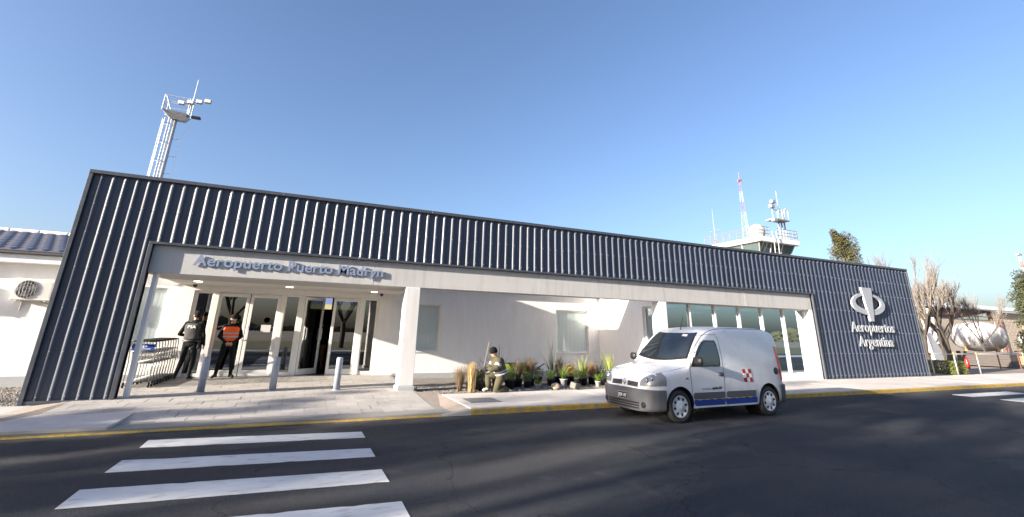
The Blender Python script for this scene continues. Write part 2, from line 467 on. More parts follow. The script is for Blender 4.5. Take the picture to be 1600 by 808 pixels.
# planting bed in front of the recessed wall: raked soil and gravel
soil = mat('bed_soil', (0.20,0.175,0.15), .95, var=.3, vscale=8, bump=.8, bscale=30)
g = MB(); n = 26; m_ = 14
vs = []; fs = []
for j in range(m_+1):
    for i in range(n+1):
        x = 2.86+(11.0-2.86)*i/n; y = 11.96+(16.2-11.96)*j/m_
        e = min(i, n-i, j, m_-j)
        vs.append((x, y, .07+(.0 if e == 0 else rnd(0,.035))))
for j in range(m_):
    for i in range(n): fs.append((j*(n+1)+i, j*(n+1)+i+1, (j+1)*(n+1)+i+1, (j+1)*(n+1)+i))
g.add(vs, fs); struct('planting_bed', g, soil, None, True)
def stones(area, count, r0, r1, z, name, m, label=None):
    g = MB()
    for _ in range(count):
        x, y = area(); r = rnd(r0, r1); a = rnd(0, PI)
        ca, sa = math.cos(a), math.sin(a); e = rnd(.6,1)
        p = [(r,0,0),(0,r*e,0),(-r,0,0),(0,-r*e,0),(rnd(-.3,.3)*r,rnd(-.3,.3)*r,r*.6),(0,0,-r*.5)]
        vs = [(x+px*ca-py*sa, y+px*sa+py*ca, z+pz) for px,py,pz in p]
        g.add(vs, [(0,1,4),(1,2,4),(2,3,4),(3,0,4),(1,0,5),(2,1,5),(3,2,5),(0,3,5)])
    o = part(name, g, m, None); o['kind'] = 'stuff'; tag(o, label, 'gravel'); return o
grv = leaf_mat('gravel_stone', (0.30,0.265,0.23), (0.15,0.14,0.13), .9, 0.0)
stones(lambda: (rnd(3.0,10.9), rnd(12.0,13.6)), 5200, .008, .026, .10, 'bed_gravel', grv, 'loose gravel strewn over the planting bed')
g = MB(); g.quad((-30,12.35,.055),(-4.8,12.35,.055),(-4.8,16.2,.055),(-30,16.2,.055)); struct('gravel_bed', g, mat('gravel_base',(0.33,0.30,0.27),.95,var=.3,vscale=20,bump=.8,bscale=60))
stones(lambda: (rnd(-8.5,-4.8), 12.4+3.7*random.random()**1.3), 5500, .015, .04, .06, 'side_gravel', grv, 'pale gravel along the white side wall')
# ================================================================ terminal building
clad = mat('cladding_steel', (0.034,0.045,0.073), 0.48, 0.0, var=0.16, vscale=2.5, spec=0.6, col2=(0.036,0.047,0.078), mix_scale=1.1, mix_lo=.45, mix_hi=.75, stretch=(1,1,.3))
clad_b = mat('cladding_steel_b', (0.032,0.042,0.068), 0.52, 0.0, var=0.18, vscale=2.3, spec=0.6, col2=(0.034,0.044,0.073), mix_scale=1.4, mix_lo=.45, mix_hi=.75, stretch=(1,1,.3))
trim_m = mat('trim_steel', (0.055,0.062,0.078), 0.4, 0.0, var=.1, vscale=6, spec=.5)
render_w = mat('white_render', (0.82,0.805,0.785), 0.85, var=0.05, vscale=5, bump=0.15, bscale=140, col2=(0.75,0.735,0.71), mix_scale=1.0, mix_lo=.50, mix_hi=.85, stretch=(1.6,1.6,.35))
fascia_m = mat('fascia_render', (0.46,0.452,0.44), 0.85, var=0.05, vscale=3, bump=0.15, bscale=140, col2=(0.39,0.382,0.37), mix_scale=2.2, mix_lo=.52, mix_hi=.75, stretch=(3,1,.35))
plinth_m = mat('plinth_grey', (0.36,0.375,0.385), 0.85, var=0.07, vscale=6, bump=.2, bscale=90)
alu = mat('white_aluminium', (0.74,0.74,0.72), 0.35, var=.03, vscale=9)
gasket = mat('black_rubber', (0.015,0.015,0.016), 0.6)
pane_m = glass_mat('door_glass', (0.34,0.37,0.39), 1.8, base=.21)
pane_big = glass_mat('window_glass', (0.30,0.38,0.42), 2.0, base=.58, gcol=(.74,.90,1.0))
blind_m = mat('roller_blind', (0.72,0.75,0.75), 0.8, var=.02, vscale=3)
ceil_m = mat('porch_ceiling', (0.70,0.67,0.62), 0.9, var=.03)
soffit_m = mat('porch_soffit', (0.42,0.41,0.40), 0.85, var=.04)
tile_m = mat('slate_tile', (0.13,0.13,0.16), 0.5, var=.2, vscale=5)
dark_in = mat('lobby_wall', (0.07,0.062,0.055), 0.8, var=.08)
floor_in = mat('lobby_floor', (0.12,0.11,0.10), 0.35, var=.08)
screw_m = mat('screw_zinc', (0.55,0.56,0.58), 0.35, 0.6)

YF = 12.5
T = thing('terminal_building', 'low airport terminal with dark ribbed metal screen, white porch and glazed hall', 'building', (0, YF, 0))
XL, XR, OX0, OX1, OZ, ZT, ZB = -4.74, 26.05, -3.30, 18.86, 3.33, 4.84, 0.10
def sheet(x0, x1, nr, z0, z1, m):
    """one corrugated sheet: nr trapezoid ribs standing 42 mm proud"""
    g = MB(); p = (x1-x0)/nr; pr = []
    for i in range(nr):
        a = x0+i*p
        q0, q1, q2, q3, D = .45, .63, .77, .95, .034
        pr += [(a+.002 if i == 0 else a, 0), (a+p*.02, 0), (a+p*(q0-.02), 0)]
        pr += [(a+p*(q0+(q1-q0)*t), D*t*t*(3-2*t)) for t in (0,.2,.4,.6,.8,1)]
        pr += [(a+p*(q2+(q3-q2)*t), D*(1-t*t*(3-2*t))) for t in (0,.2,.4,.6,.8,1)]
    pr.append((x1-.002, 0))
    n = len(pr); nz = max(3, int((z1-z0)/.55))
    tl = rnd(-.005,.005); vs = []                       # every sheet sits a touch askew and is not quite flat
    for j in range(nz+1):
        wv = rnd(-.0022,.0022); wx = rnd(-.0018,.0018)
        for x, d in pr: vs.append((x+(wx if 0 < d else 0), YF-d+tl*((x-x0)/(x1-x0)-.5)+wv*math.sin(PI*(x-x0)/(x1-x0)), z0+(z1-z0)*j/nz))
    g.add(vs, [(j*n+i, j*n+i+1, (j+1)*n+i+1, (j+1)*n+i) for j in range(nz) for i in range(n-1)])
    part('cladding_sheet', g, m, T, True, normals=False)
    return [(x0+i*p+p*.71) for i in range(nr)]
ribs = []
for i in range(2):
    w = (-3.37+4.68)/2; r = sheet(-4.68+i*w, -4.68+(i+1)*w, 3, ZB+.05, ZT-.05, (clad, clad_b)[i % 2]); ribs += [(q, ZB+.1) for q in r]
nm = 23; w = (18.93+3.37)/nm
for i in range(nm):
    r = sheet(-3.37+i*w, -3.37+(i+1)*w, 4, OZ+.05, ZT-.05, random.choice((clad, clad_b))); ribs += [(q, OZ+.1) for q in r]
w = (26.0-18.93)/7
for i in range(7):
    r = sheet(18.93+i*w, 18.93+(i+1)*w, 4, ZB+.02, ZT-.05, random.choice((clad, clad_b))); ribs += [(q, ZB+.1) for q in r]
g = MB()
for q, zmin in ribs:
    for z in (.22, 1.05, 1.9, 2.75, 3.48, 4.1, 4.70):
        if z > zmin:
            dz = rnd(-.012,.012)
            g.box(q-.007, q+.007, YF-.047, YF-.031, z-.007+dz, z+.007+dz)
o = part('screws', g, screw_m, T); o['kind'] = 'stuff'
# frame behind the sheets
g = MB(); g.box(XL+.06, OX0, YF+.006, YF+.16, ZB, ZT-.03); part('screen_frame', g, trim_m, T)
g = MB(); g.box(OX0+.001, OX1-.001, YF+.006, YF+.16, OZ+.03, ZT-.03); part('screen_frame', g, trim_m, T)
g = MB(); g.box(OX1, XR-.05, YF+.006, YF+.16, ZB, ZT-.03); part('screen_frame', g, trim_m, T)
def flash(x0,x1,z0,z1,y0=-.06,y1=.17):
    g = MB(); g.bbox(x0,x1,YF+y0,YF+y1,z0,z1,.004); part('edge_flashing', g, trim_m, T)
flash(XL-.02, XL+.055, ZB-.02, ZT-.0605)
for i in range(8):   # capping in lengths
    a = XL-.02+i*(XR-XL+.04)/8; flash(a+.002, a+(XR-XL+.04)/8-.002, ZT-.06, ZT+.02+rnd(0,.003), -.07, .19)
flash(XR-.045, XR+.02, ZB-.02, ZT-.0605)
flash(OX0-.075, OX0+.0, ZB+.04, OZ-.0005)
for i in range(5):
    a = OX0-.075+i*(OX1-OX0+.15)/5; flash(a+.002, a+(OX1-OX0+.15)/5-.002, OZ, OZ+.055)
flash(XL+.056, OX0-.076, ZB-.02, ZB+.05, -.05)
flash(OX1+.08, XR-.046, ZB-.03, ZB+.02, -.05)
flash(OX1+.0, OX1+.075, ZB, OZ-.0005)

# white fascia in cast lengths with fine joints
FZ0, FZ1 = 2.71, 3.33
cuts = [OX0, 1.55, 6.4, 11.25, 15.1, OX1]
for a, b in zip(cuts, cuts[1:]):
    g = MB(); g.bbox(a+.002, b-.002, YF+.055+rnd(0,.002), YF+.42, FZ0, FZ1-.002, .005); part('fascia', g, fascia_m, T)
# porch column on its grey base
g = MB(); g.bbox(2.42, 2.80, YF+.03, YF+.44, .24, FZ0-.001, .012); part('column', g, mat('column_render',(0.60,0.59,0.58),.85,var=.05,vscale=5,bump=.15,bscale=140,col2=(0.52,0.51,0.49),mix_scale=1.5,mix_lo=.5,mix_hi=.8,stretch=(1.6,1.6,.35)), T)
g = MB(); g.bbox(2.39, 2.83, YF+.0, YF+.47, .05, .24, .012); part('column_base', g, plinth_m, T)
# white jamb at the open left side of the porch
g = MB(); g.bbox(-3.215, -3.125, YF+.165, YF+.30, .12, FZ0-.001, .008); part('jamb', g, render_w, T)
# porch lid: soffit, ceiling, mass above
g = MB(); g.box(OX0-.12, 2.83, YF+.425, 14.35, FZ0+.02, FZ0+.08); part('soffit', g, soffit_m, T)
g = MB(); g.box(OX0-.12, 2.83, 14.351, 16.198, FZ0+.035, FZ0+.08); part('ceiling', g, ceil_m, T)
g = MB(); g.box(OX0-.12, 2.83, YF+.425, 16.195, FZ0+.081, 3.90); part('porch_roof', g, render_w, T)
lit = mat('downlight_lens', (0.9,0.88,0.82), .4, emit=(1.0,0.86,0.66), estr=5.0)
for x, y in ((-2.72,14.75),(-.5,15.1),(1.95,15.35)):
    g = MB(); g.lathe([(.055,FZ0+.026),(.115,FZ0+.022),(.125,FZ0+.035)], 20, Matrix.Translation((x,y,0)))
    d = part('downlight', g, alu, T, True)
    g = MB(); g.lathe([(.0,FZ0+.0215),(.10,FZ0+.0215),(.10,FZ0+.03)], 20, Matrix.Translation((x,y,0))); part('lens', g, lit, d)
black_p = mat('black_plastic', (0.02,0.02,0.022), .35)
for x, y in ((-3.02,16.08),(2.3,16.1)):
    g = MB(); g.lathe([(.055,FZ0+.035),(.055,FZ0+.0),(.045,FZ0-.03),(.02,FZ0-.05),(.0,FZ0-.052)], 14, Matrix.Translation((x,y,0)))
    part('dome_camera', g, black_p, T, True)

# recessed rear wall, windows in it
YW = 16.2
def wall_holes(name, x0, x1, z0, z1, y0, y1, holes, m, axis='y', parent=T):
    xs = sorted({x0, x1, *[h[0] for h in holes], *[h[1] for h in holes]}); zs = sorted({z0, z1, *[h[2] for h in holes], *[h[3] for h in holes]})
    g = MB()
    for a, b in zip(xs, xs[1:]):
        run = None
        for c, d in zip(zs, zs[1:]):
            inside = any(h[0] <= (a+b)/2 <= h[1] and h[2] <= (c+d)/2 <= h[3] for h in holes)
            if not inside:
                run = (run[0], d) if run else (c, d)
            if inside or d == zs[-1]:
                if run:
                    if axis == 'y': g.box(a, b, y0, y1, run[0], run[1])
                    else: g.box(y0, y1, a, b, run[0], run[1])
                run = None
    return part(name, g, m, parent)
W1, W2, W0 = (3.18,4.40,.93,2.46), (9.02,10.50,.90,2.48), (-4.55,-3.66,1.0,2.62)
DOOR = (-3.02,2.28,.0,2.60)
wall_holes('rear_wall', -16, 10.995, 0, 3.28, YW, YW+.25, [W1, W2, W0, DOOR], render_w)
for x0, x1 in ((-16,-3.25),(2.86,10.99)):
    g = MB(); g.bbox(x0, x1, YW-.035, YW-.001, .02, .30 if x0 < 0 else .235, .006); part('plinth', g, plinth_m, T)
for (a,b,c,d) in (W1, W2, W0):
    g = MB(); f_ = .045; y0, y1 = YW+.07, YW+.12
    g.box(a+.001,a+f_,y0,y1,c+.001,d-.001); g.box(b-f_,b-.001,y0,y1,c+.001,d-.001); g.box(a+f_,b-f_,y0,y1,c+.001,c+f_); g.box(a+f_,b-f_,y0,y1,d-f_,d-.001)
    wd = part('window', g, alu, T)
    g = MB(); g.box(a+f_,b-f_,YW+.092,YW+.098,c+f_,d-f_); part('pane', g, glass_mat('blind_glass',(0.95,0.97,0.97),1.35), wd)
    g = MB(); n = 16
    vs = [(a+f_+(b-a-2*f_)*i/n, YW+.106+.004*(i % 2), z) for z in (c+.02, d-.02) for i in range(n+1)]
    g.add(vs, [(i,i+1,i+n+2,i+n+1) for i in range(n)]); part('blind', g, blind_m, wd)
    g = MB(); g.bbox(a-.03,b+.03,YW-.03,YW+.07,c-.05,c+.0,.006); part('sill', g, render_w, wd)
# dark room behind the windows / lobby shell
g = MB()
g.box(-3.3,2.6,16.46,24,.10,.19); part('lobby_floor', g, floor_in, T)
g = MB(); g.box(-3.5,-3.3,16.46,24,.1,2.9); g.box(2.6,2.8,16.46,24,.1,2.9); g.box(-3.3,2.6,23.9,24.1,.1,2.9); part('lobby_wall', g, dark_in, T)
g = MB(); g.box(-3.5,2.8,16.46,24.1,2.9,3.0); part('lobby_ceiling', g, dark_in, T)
# service desk and boards dimly seen in the lobby
g = MB(); g.bbox(-2.2,1.6,21.6,22.2,.19,1.25,.02); part('service_desk', g, mat('desk_wood',(0.20,0.12,0.07),.5,var=.1), T)
for i, (sx, cc) in enumerate(((.15,(0.9,0.75,0.12)),(1.05,(0.20,0.35,0.85)))):
    g = MB(); g.bbox(sx,sx+.8,19.0,19.06,2.25,2.72,.01); s_ = part('flight_screen', g, black_p, T)
    g = MB(); g.quad((sx+.03,18.996,2.28),(sx+.77,18.996,2.28),(sx+.77,18.996,2.46),(sx+.03,18.996,2.46)); part('screen_image', g, mat('screen_yellow',(0.1,0.1,0.05),.4,emit=(0.85,0.72,0.35),estr=.22), s_)
    g = MB(); g.quad((sx+.03,18.996,2.461),(sx+.77,18.996,2.461),(sx+.77,18.996,2.69),(sx+.03,18.996,2.69)); part('screen_image', g, mat('screen_blue',(0.05,0.06,0.1),.4,emit=(0.35,0.42,0.70),estr=.22), s_)
    g = MB(); g.tube([(sx+.4,19.03,2.72),(sx+.4,19.03,2.9)],.02); part('hanger', g, black_p, s_)

# ------------------------------------------------ entrance doors
ZS, ZH = .205, 2.56
YD = YW+.10
def frame_piece(x0,x1,z0,z1,y0=YD-.05,y1=YD+.05):
    g = MB(); g.bbox(x0,x1,y0,y1,z0,z1,.004); part('door_frame', g, alu, T)
for x0, x1 in ((-3.015,-2.955),(-2.53,-2.385),(-.715,-.585),(-.175,-.025),(1.665,1.795),(2.225,2.275)): frame_piece(x0,x1,ZS,ZH)
frame_piece(-3.015,2.275,ZH+.0005,2.60)
g = MB(); g.bbox(-3.01,2.27,YD-.07,YD+.07,.17,ZS-.0005,.003); part('threshold', g, mat('threshold_alu',(.5,.5,.5),.35,.7), T)
for a, b in ((-2.955,-2.53),(-.585,-.175),(1.795,2.225)):
    g = MB(); y0, y1 = YD-.03, YD+.03
    g.box(a,a+.035,y0,y1,ZS,ZH); g.box(b-.035,b,y0,y1,ZS,ZH); g.box(a+.035,b-.035,y0,y1,ZS,ZS+.10); g.box(a+.035,b-.035,y0,y1,ZH-.04,ZH)
    s_ = part('sidelight', g, alu, T)
    g = MB(); g.box(a+.035,b-.035,YD-.004,YD+.004,ZS+.10,ZH-.04); part('pane', g, pane_m, s_)
def leaf(hx, w, ang, hside, sticker=False):
    """glazed leaf hinged at hx; w signed; ang swings inwards"""
    s = 1 if w > 0 else -1; w = abs(w)-.006
    st, rt, rb = .085, .10, .17
    g = MB(); y0, y1 = -.024, .024; H0, H1 = ZS+.008, ZH-.008
    X = lambda q: s*q
    def bx(a,b,c,d_,yy0=y0,yy1=y1): g.bbox(min(X(a),X(b)),max(X(a),X(b)),yy0,yy1,c,d_,.004)
    bx(.004,st,H0,H1); bx(w-st,w,H0,H1); bx(st,w-st,H0,H0+rb); bx(st,w-st,H1-rt,H1)
    me = g.mesh('door', alu); fix_normals(me)
    o = link('door', me, T, (hx, YD-YF, 0)); o.rotation_euler.z = s*ang
    g = MB(); g.box(min(X(st),X(w-st)),max(X(st),X(w-st)),-.004,.004,H0+rb,H1-rt); part('pane', g, pane_m, o, world=False)
    hxp = X(w-.045)
    for yy in (-1, 1):
        g = MB(); g.tube([(hxp,yy*.024,1.22),(hxp,yy*.075,1.24),(hxp,yy*.08,1.30),(hxp,yy*.08,1.52),(hxp,yy*.075,1.58),(hxp,yy*.024,1.60)],.014,8); part('handle', g, alu, o, True, world=False)
    if sticker:
        g = MB(); c = (X(w*.36), 1.80)
        g.lathe([(0,0),(.085,0)], 24, Matrix.Translation((c[0],-.0065,c[1])) @ Matrix.Rotation(PI/2,4,'X')); part('sticker', g, mat('sticker_blue',(0.03,0.05,0.14),.4), o, world=False)
        g = MB(); g.quad((X(w*.20),-.006,1.45),(X(w*.52),-.006,1.45),(X(w*.52),-.006,1.66),(X(w*.20),-.006,1.66)); part('notice', g, mat('notice_paper',(.6,.6,.6),.6), o, world=False)
leaf(-2.385, .825, 0, 1); leaf(-.715, -.835, 0, -1, True); leaf(-.025, .825, math.radians(42), 1); leaf(1.665, -.83, 0, -1)

# ------------------------------------------------ left wing roof: eave board and tile courses
g = MB(); g.bbox(-16,-4.9,YW-.30,YW-.001,3.06,3.28,.01); part('eave_board', g, render_w, T)
g = MB(); g.bbox(-16.05,11.2,YW-.40,YW-.301,3.285,3.37,.01); part('gutter', g, mat('gutter_dark',(0.07,0.07,0.08),.5), T)
g = MB(); g.box(-16,27,YW-.25,30,3.285,3.33); part('roof_deck', g, tile_m, T)
ny = 11
for j in range(ny):
    y0 = YW-.40+j*.40; z0 = 3.375+j*.098
    n = 30; g = MB(); xa, xb = -16.0+(.16 if j % 2 else 0), -4.2
    pr = []
    for i in range(int((xb-xa)/.32)):
        a = xa+i*.32; pr += [(a,.0),(a+.10,.035),(a+.20,.035),(a+.30,.0)]
    k_ = len(pr)
    vs = [(x, y0, z0+d) for x,d in pr]+[(x, y0+.43, z0+.098+d) for x,d in pr]+[(x, y0, z0-.03) for x,d in pr]
    g.add(vs, [(i,i+1,i+1+k_,i+k_) for i in range(k_-1)]+[(i+2*k_,i+1+2*k_,i+1,i) for i in range(k_-1)])
    part('tile_course', g, tile_m, T, normals=False)
g = MB(); yr = YW-.40+ny*.40; zr_ = 3.375+ny*.098
for i in range(16):
    g.bbox(-16+i*.75,-16+i*.75+.74,yr-.05,yr+.35,zr_-.06,zr_+.09+rnd(0,.01),.03)
part('ridge_capping', g, render_w, T)
g = MB(); g.add([(-16,yr+.3,zr_),(-4.2,yr+.3,zr_),(-4.2,30,3.33),(-16,30,3.33)],[(0,1,2,3)]); part('rear_slope', g, tile_m, T)
# gable end of the left wing, hidden side walls
g = MB(); g.add([(-4.25,YW+.26,3.33),(-4.25,29.9,3.33),(-4.25,yr+.2,zr_-.02),(-4.45,YW+.26,3.33),(-4.45,29.9,3.33),(-4.45,yr+.2,zr_-.02)],[(0,1,2),(5,4,3),(0,2,5,3),(2,1,4,5),(1,0,3,4)]); part('gable', g, render_w, T)
g = MB(); g.box(-16,-15.8,YW+.25,30,0,3.28); g.box(26.8,27,YW+.25,30,0,3.28); g.box(-16,27,29.8,30,0,3.28); part('side_wall', g, render_w, T)

# ------------------------------------------------ glazed hall between the recess and the right-hand screen
HX0, HX1, YG = 11.0, 18.86, 12.86
# return wall facing left, with a tall slot window near its front
wall_holes('return_wall', 12.905, YW, 0, 2.705, 11.0, 11.22, [(12.95,13.46,.0,2.56)], render_w, axis='x')
g = MB(); g.box(11.0,11.22,12.951,16.2,2.706,3.29); part('return_wall_top', g, render_w, T)
g = MB(); y0,y1 = 12.951,13.459; xa,xb = 11.10,11.16
g.box(xa,xb,y0,y0+.04,.12,2.555); g.box(xa,xb,y1-.04,y1,.12,2.555); g.box(xa,xb,y0+.04,y1-.04,.12,.18); g.box(xa,xb,y0+.04,y1-.04,2.50,2.555)
sw = part('side_window', g, alu, T)
g = MB(); g.box(11.127,11.133,y0+.04,y1-.04,.18,2.50); part('pane', g, pane_big, sw)
g = MB(); g.bbox(11.0,11.32,YF+.06,YF+.40,.07,FZ0-.001,.01); part('corner_pillar', g, render_w, T)
# sill wall, sloping reveal on the right
g = MB(); g.bbox(11.325,HX1-.002,YF+.05,YG+.12,.06,.29,.008); part('sill_wall', g, render_w, T)
g = MB(); g.bbox(18.70,HX1-.002,YF+.045,YG+.2,.295,FZ0-.001,.006); part('right_reveal', g, render_w, T)
g = MB(); g.box(11.32,18.86,YF+.425,16.2,FZ0+.02,FZ0+.07); part('hall_ceiling', g, ceil_m, T)
g = MB(); g.box(11.23,18.86,YF+.425,16.2,FZ0+.071,3.29); part('hall_roof', g, render_w, T)
mx = [11.34, 12.58, 13.79, 15.02, 16.23, 17.45, 18.68]
for i, x in enumerate(mx):
    if i in (0, 6): g = MB(); g.bbox(x-.02,x+.025,YG-.05,YG+.07,.291,FZ0+.018,.004)
    else: g = MB(); g.bbox(x-.032,x+.032,YG-.075,YG+.07,.291,FZ0+.018,.006)
    part('mullion', g, alu, T)
for a, b in zip(mx, mx[1:]):
    a += .033; b -= .033
    g = MB(); y0,y1 = YG-.02,YG+.03
    g.box(a,b,y0,y1,.291,.335)
    wd = part('hall_window', g, alu, T)
    g = MB(); g.box(a,b,y0,y1,2.675,FZ0+.018); part('head_rail', g, alu, wd)
    g = MB(); g.box(a,b,YG-.003,YG+.003,.335,2.675); part('pane', g, pane_big, wd)
# inside of the hall
g = MB(); g.box(11.22,18.86,YG+.12,16.2,.1,.19); g.box(11.22,26.5,16.2,24,.1,.19); part('hall_floor', g, floor_in, T)
g = MB(); g.box(11.22,26.5,16.2,24,FZ0+.02,FZ0+.07); part('hall_ceiling', g, ceil_m, T)
g = MB(); g.box(11.0,11.22,16.2,24,.1,2.8); g.box(18.87,19.0,12.7,16.2,.1,2.8); g.box(26.5,26.7,16.2,24,.1,2.8); g.box(11.0,26.7,24,24.2,.1,2.8); g.box(19.0,26.7,16.2,16.4,.1,2.8)
part('hall_wall', g, mat('hall_inner',(0.50,0.50,0.48),.85,var=.04), T)
tube_l = mat('ceiling_light_lens', (0.9,0.9,0.9), .4, emit=(1,1,1), estr=1.6)
for x in (12.6,14.9,17.2):
    for y in (14.2,17.2):
        g = MB(); g.bbox(x-.6,x+.6,y-.12,y+.12,FZ0-.03,FZ0+.0195,.005); d = part('ceiling_light', g, alu, T)
        g = MB(); g.quad((x-.58,y-.1,FZ0-.0305),(x+.58,y-.1,FZ0-.0305),(x+.58,y+.1,FZ0-.0305),(x-.58,y+.1,FZ0-.0305)); part('lens', g, tube_l, d)
for i in range(4):   # row of waiting chairs inside the hall
    x = 13.0+i*1.25
    g = MB(); g.bbox(x,x+1.1,15.2,15.65,.50,.56,.02); g.bbox(x,x+1.1,15.62,15.68,.56,1.0,.02)
    g.tube([(x+.15,15.4,.19),(x+.15,15.4,.5)],.02); g.tube([(x+.95,15.4,.19),(x+.95,15.4,.5)],.02)
    c = tag(part('waiting_bench', g, mat('seat_grey',(0.10,0.11,0.13),.5), None), ('dark grey waiting bench in the glazed hall, nearest the corner pillar','dark waiting bench in the glazed hall, second from the corner pillar','dark waiting bench in the glazed hall, third from the corner pillar','dark waiting bench in the glazed hall, farthest from the corner pillar')[i], 'bench', 'waiting benches in the glazed hall')

# ------------------------------------------------ lettering and emblem
steel_l = mat('letter_steel', (0.20,0.25,0.36), 0.5, 0.0, var=.04, vscale=20)
sign = thing('fascia_sign', 'raised steel blue lettering Aeropuerto Puerto Madryn on the white porch fascia', 'sign', (-2.48, YF+.055-.018, 2.93))
def fitted(txt, width, height, depth, m, parent, bold):
    cu = bpy.data.curves.new('t','FONT'); cu.body = txt; o = bpy.data.objects.new('t',cu); COL.objects.link(o); cu.offset = bold
    bpy.context.view_layer.update(); wd = o.dimensions.x; bpy.data.objects.remove(o)
    s = width/(wd*height/.70)
    text_letters(txt, height, depth, m, parent, lambda u,v,w: (u*s, -w, v), bold=bold)
fitted('Aeropuerto Puerto Madryn', 4.26, .235, .025, steel_l, sign, .020)
g = MB()
for i in range(22): g.tube([(.1+i*.19, .0, .12),(.1+i*.19, .0175, .12)], .006, 6)
part('stand_off_pins', g, screw_m, sign, world=False)
lg = mat('letter_pale', (0.36,0.38,0.41), 0.5, 0.0, var=.03, vscale=20)
s2 = thing('wall_sign', 'pale grey ring emblem above raised words Aeropuertos Argentina on the ribbed screen', 'sign', (20.98, YF-.075, 1.30))
def word(txt, x, z, width, height):
    cu = bpy.data.curves.new('t','FONT'); cu.body = txt; cu.offset = .012; o = bpy.data.objects.new('t',cu); COL.objects.link(o)
    bpy.context.view_layer.update(); wd = o.dimensions.x; bpy.data.objects.remove(o)
    s = width/(wd*height/.70)
    text_letters(txt, height, .022, lg, s2, lambda u,v,w: (x+u*s, -w, z+v), bold=.012)
word('Aeropuertos', .0, .62, 3.0, .40)
word('Argentina', .32, .04, 2.40, .40)
# emblem: elliptical ring, heavier below, pierced by a tapering bar
g = MB(); n = 64; cx, cz = 1.42, 1.78; vs = []
for i in range(n):
    a = 2*PI*i/n
    ox, oz = 1.16*math.cos(a), .47*math.sin(a)
    ix, iz = .90*math.cos(a), .30*math.sin(a)+.06
    for yy in (0,-.06): vs += [(cx+ox, yy, cz+oz), (cx+ix, yy, cz+iz)]
fs = []
for i in range(n):
    j = (i+1) % n; A, B = i*4, j*4
    fs += [(A+2,A+3,B+3,B+2),(A,B,B+1,A+1),(A,A+2,B+2,B),(A+1,B+1,B+3,A+3)]
g.add(vs, fs); part('emblem_ring', g, lg, s2, world=False)
g = MB(); g.prism([(cx-.36,cz+.70),(cx+.36,cz+.70),(cx+.12,cz-.72),(cx-.12,cz-.72)], -.085, -.0)
part('emblem_bar', g, lg, s2, world=False)
g = MB()
for px, pz in ((cx-1.0,cz),(cx+1.0,cz),(cx,cz+.5),(cx,cz-.4),(.4,.8),(1.5,.8),(2.6,.8),(.6,.2),(1.6,.2),(2.5,.2)): g.tube([(px,0,pz),(px,.074,pz)],.012,6)
part('stand_off_pins', g, screw_m, s2, world=False)
# ================================================================ delivery van
paint = mat('van_paint', (0.62,0.64,0.67), 0.30, var=.05, vscale=2.5, coat=0.7)
grey_pl = mat('van_grey_plastic', (0.085,0.09,0.10), 0.55, var=.1, vscale=12, bump=.1, bscale=200)
blk = mat('van_black', (0.012,0.012,0.013), 0.5)
vglass = mat('van_glass', (0.020,0.026,0.030), 0.03, spec=0.9, coat=0.4)
blue_b = mat('van_blue_band', (0.02,0.055,0.28), 0.4, coat=.3)
yel_d = mat('van_yellow_dash', (0.65,0.45,0.08), 0.5)
red_l = mat('van_red', (0.38,0.02,0.03), 0.35)
tl_red = mat('tail_light_red', (0.45,0.03,0.02), 0.12, coat=.5)
lamp_c = mat('headlamp_lens', (0.19,0.20,0.215), 0.06, spec=.9, coat=.6)
chrome = mat('chrome', (0.75,0.76,0.78), 0.15, 0.9)
hubm = mat('hubcap_silver', (0.62,0.63,0.65), 0.3, 0.35)
tyre_m = mat('tyre_rubber', (0.022,0.022,0.024), 0.8, bump=.3, bscale=90)
amber = mat('amber_lens', (0.5,0.22,0.04), .2)

VX = [0.09,0.115,0.155,0.215,0.305,0.44,0.62,0.80,0.95,1.03,1.15,1.30,1.45,1.58,1.68,1.80,2.00,2.30,2.70,3.10,3.45,3.65,3.78,3.86,3.92,3.955,3.975]
ZTp = [0.60,0.69,0.80,0.865,0.915,0.958,1.00,1.035,1.065,1.10,1.225,1.385,1.535,1.645,1.705,1.755,1.80,1.822,1.828,1.828,1.824,1.812,1.78,1.745,1.675,1.565,1.42]
VW = [0.44,0.57,0.665,0.73,0.778,0.81,0.825,0.832,0.835,0.836,0.837,0.838,0.838,0.838,0.838,0.838,0.838,0.838,0.836,0.832,0.826,0.818,0.808,0.796,0.778,0.755,0.72]
RC = [0.10,0.12,0.13,0.14,0.14,0.15,0.16,0.17,0.17,0.17,0.17,0.17,0.16,0.15,0.14,0.13,0.125,0.125,0.125,0.125,0.125,0.125,0.125,0.125,0.125,0.12,0.12]
def side_w(W, z):
    """half width at height z: slight belly, tumblehome above the belt"""
    if z < .55: k = 1 - .055*((.55-z)/.35)**2
    elif z < .92: k = 1.0
    else: k = 1 - .115*((z-.92)/.9)**1.3
    return W*k
def section(x, zb=.24, zclip=None, grow=0.0):
    zt = float(np.interp(x, VX, ZTp)); W = float(np.interp(x, VX, VW))+grow; r = float(np.interp(x, VX, RC))
    if zclip and zt > zclip: zt = zclip; r = .012
    zs = zt - r; P = [(0, zb), (side_w(W, zb)-.06, zb), (side_w(W, zb)-.015, zb+.015)]
    for i in range(11):
        z = zb+.05+(zs-zb-.05)*i/10; P.append((side_w(W, z), z))
    ys = side_w(W, zs); rh = min(r*1.15, ys*.5)
    for i in range(1, 8):
        a = PI/2*i/7; P.append((ys-rh*(1-math.cos(a)), zs+(r-.0)*math.sin(a)*.80))
    y1, z1 = P[-1]
    for i in range(1, 8):
        t = i/7; P.append((y1*(1-t), z1+(zt-z1)*(1-(1-t)**2)))
    return P
def side_y(x, z):
    P = section(x); P = P[2:]
    zz = [p[1] for p in P]; yy = [p[0] for p in P]
    return float(np.interp(z, zz, yy))
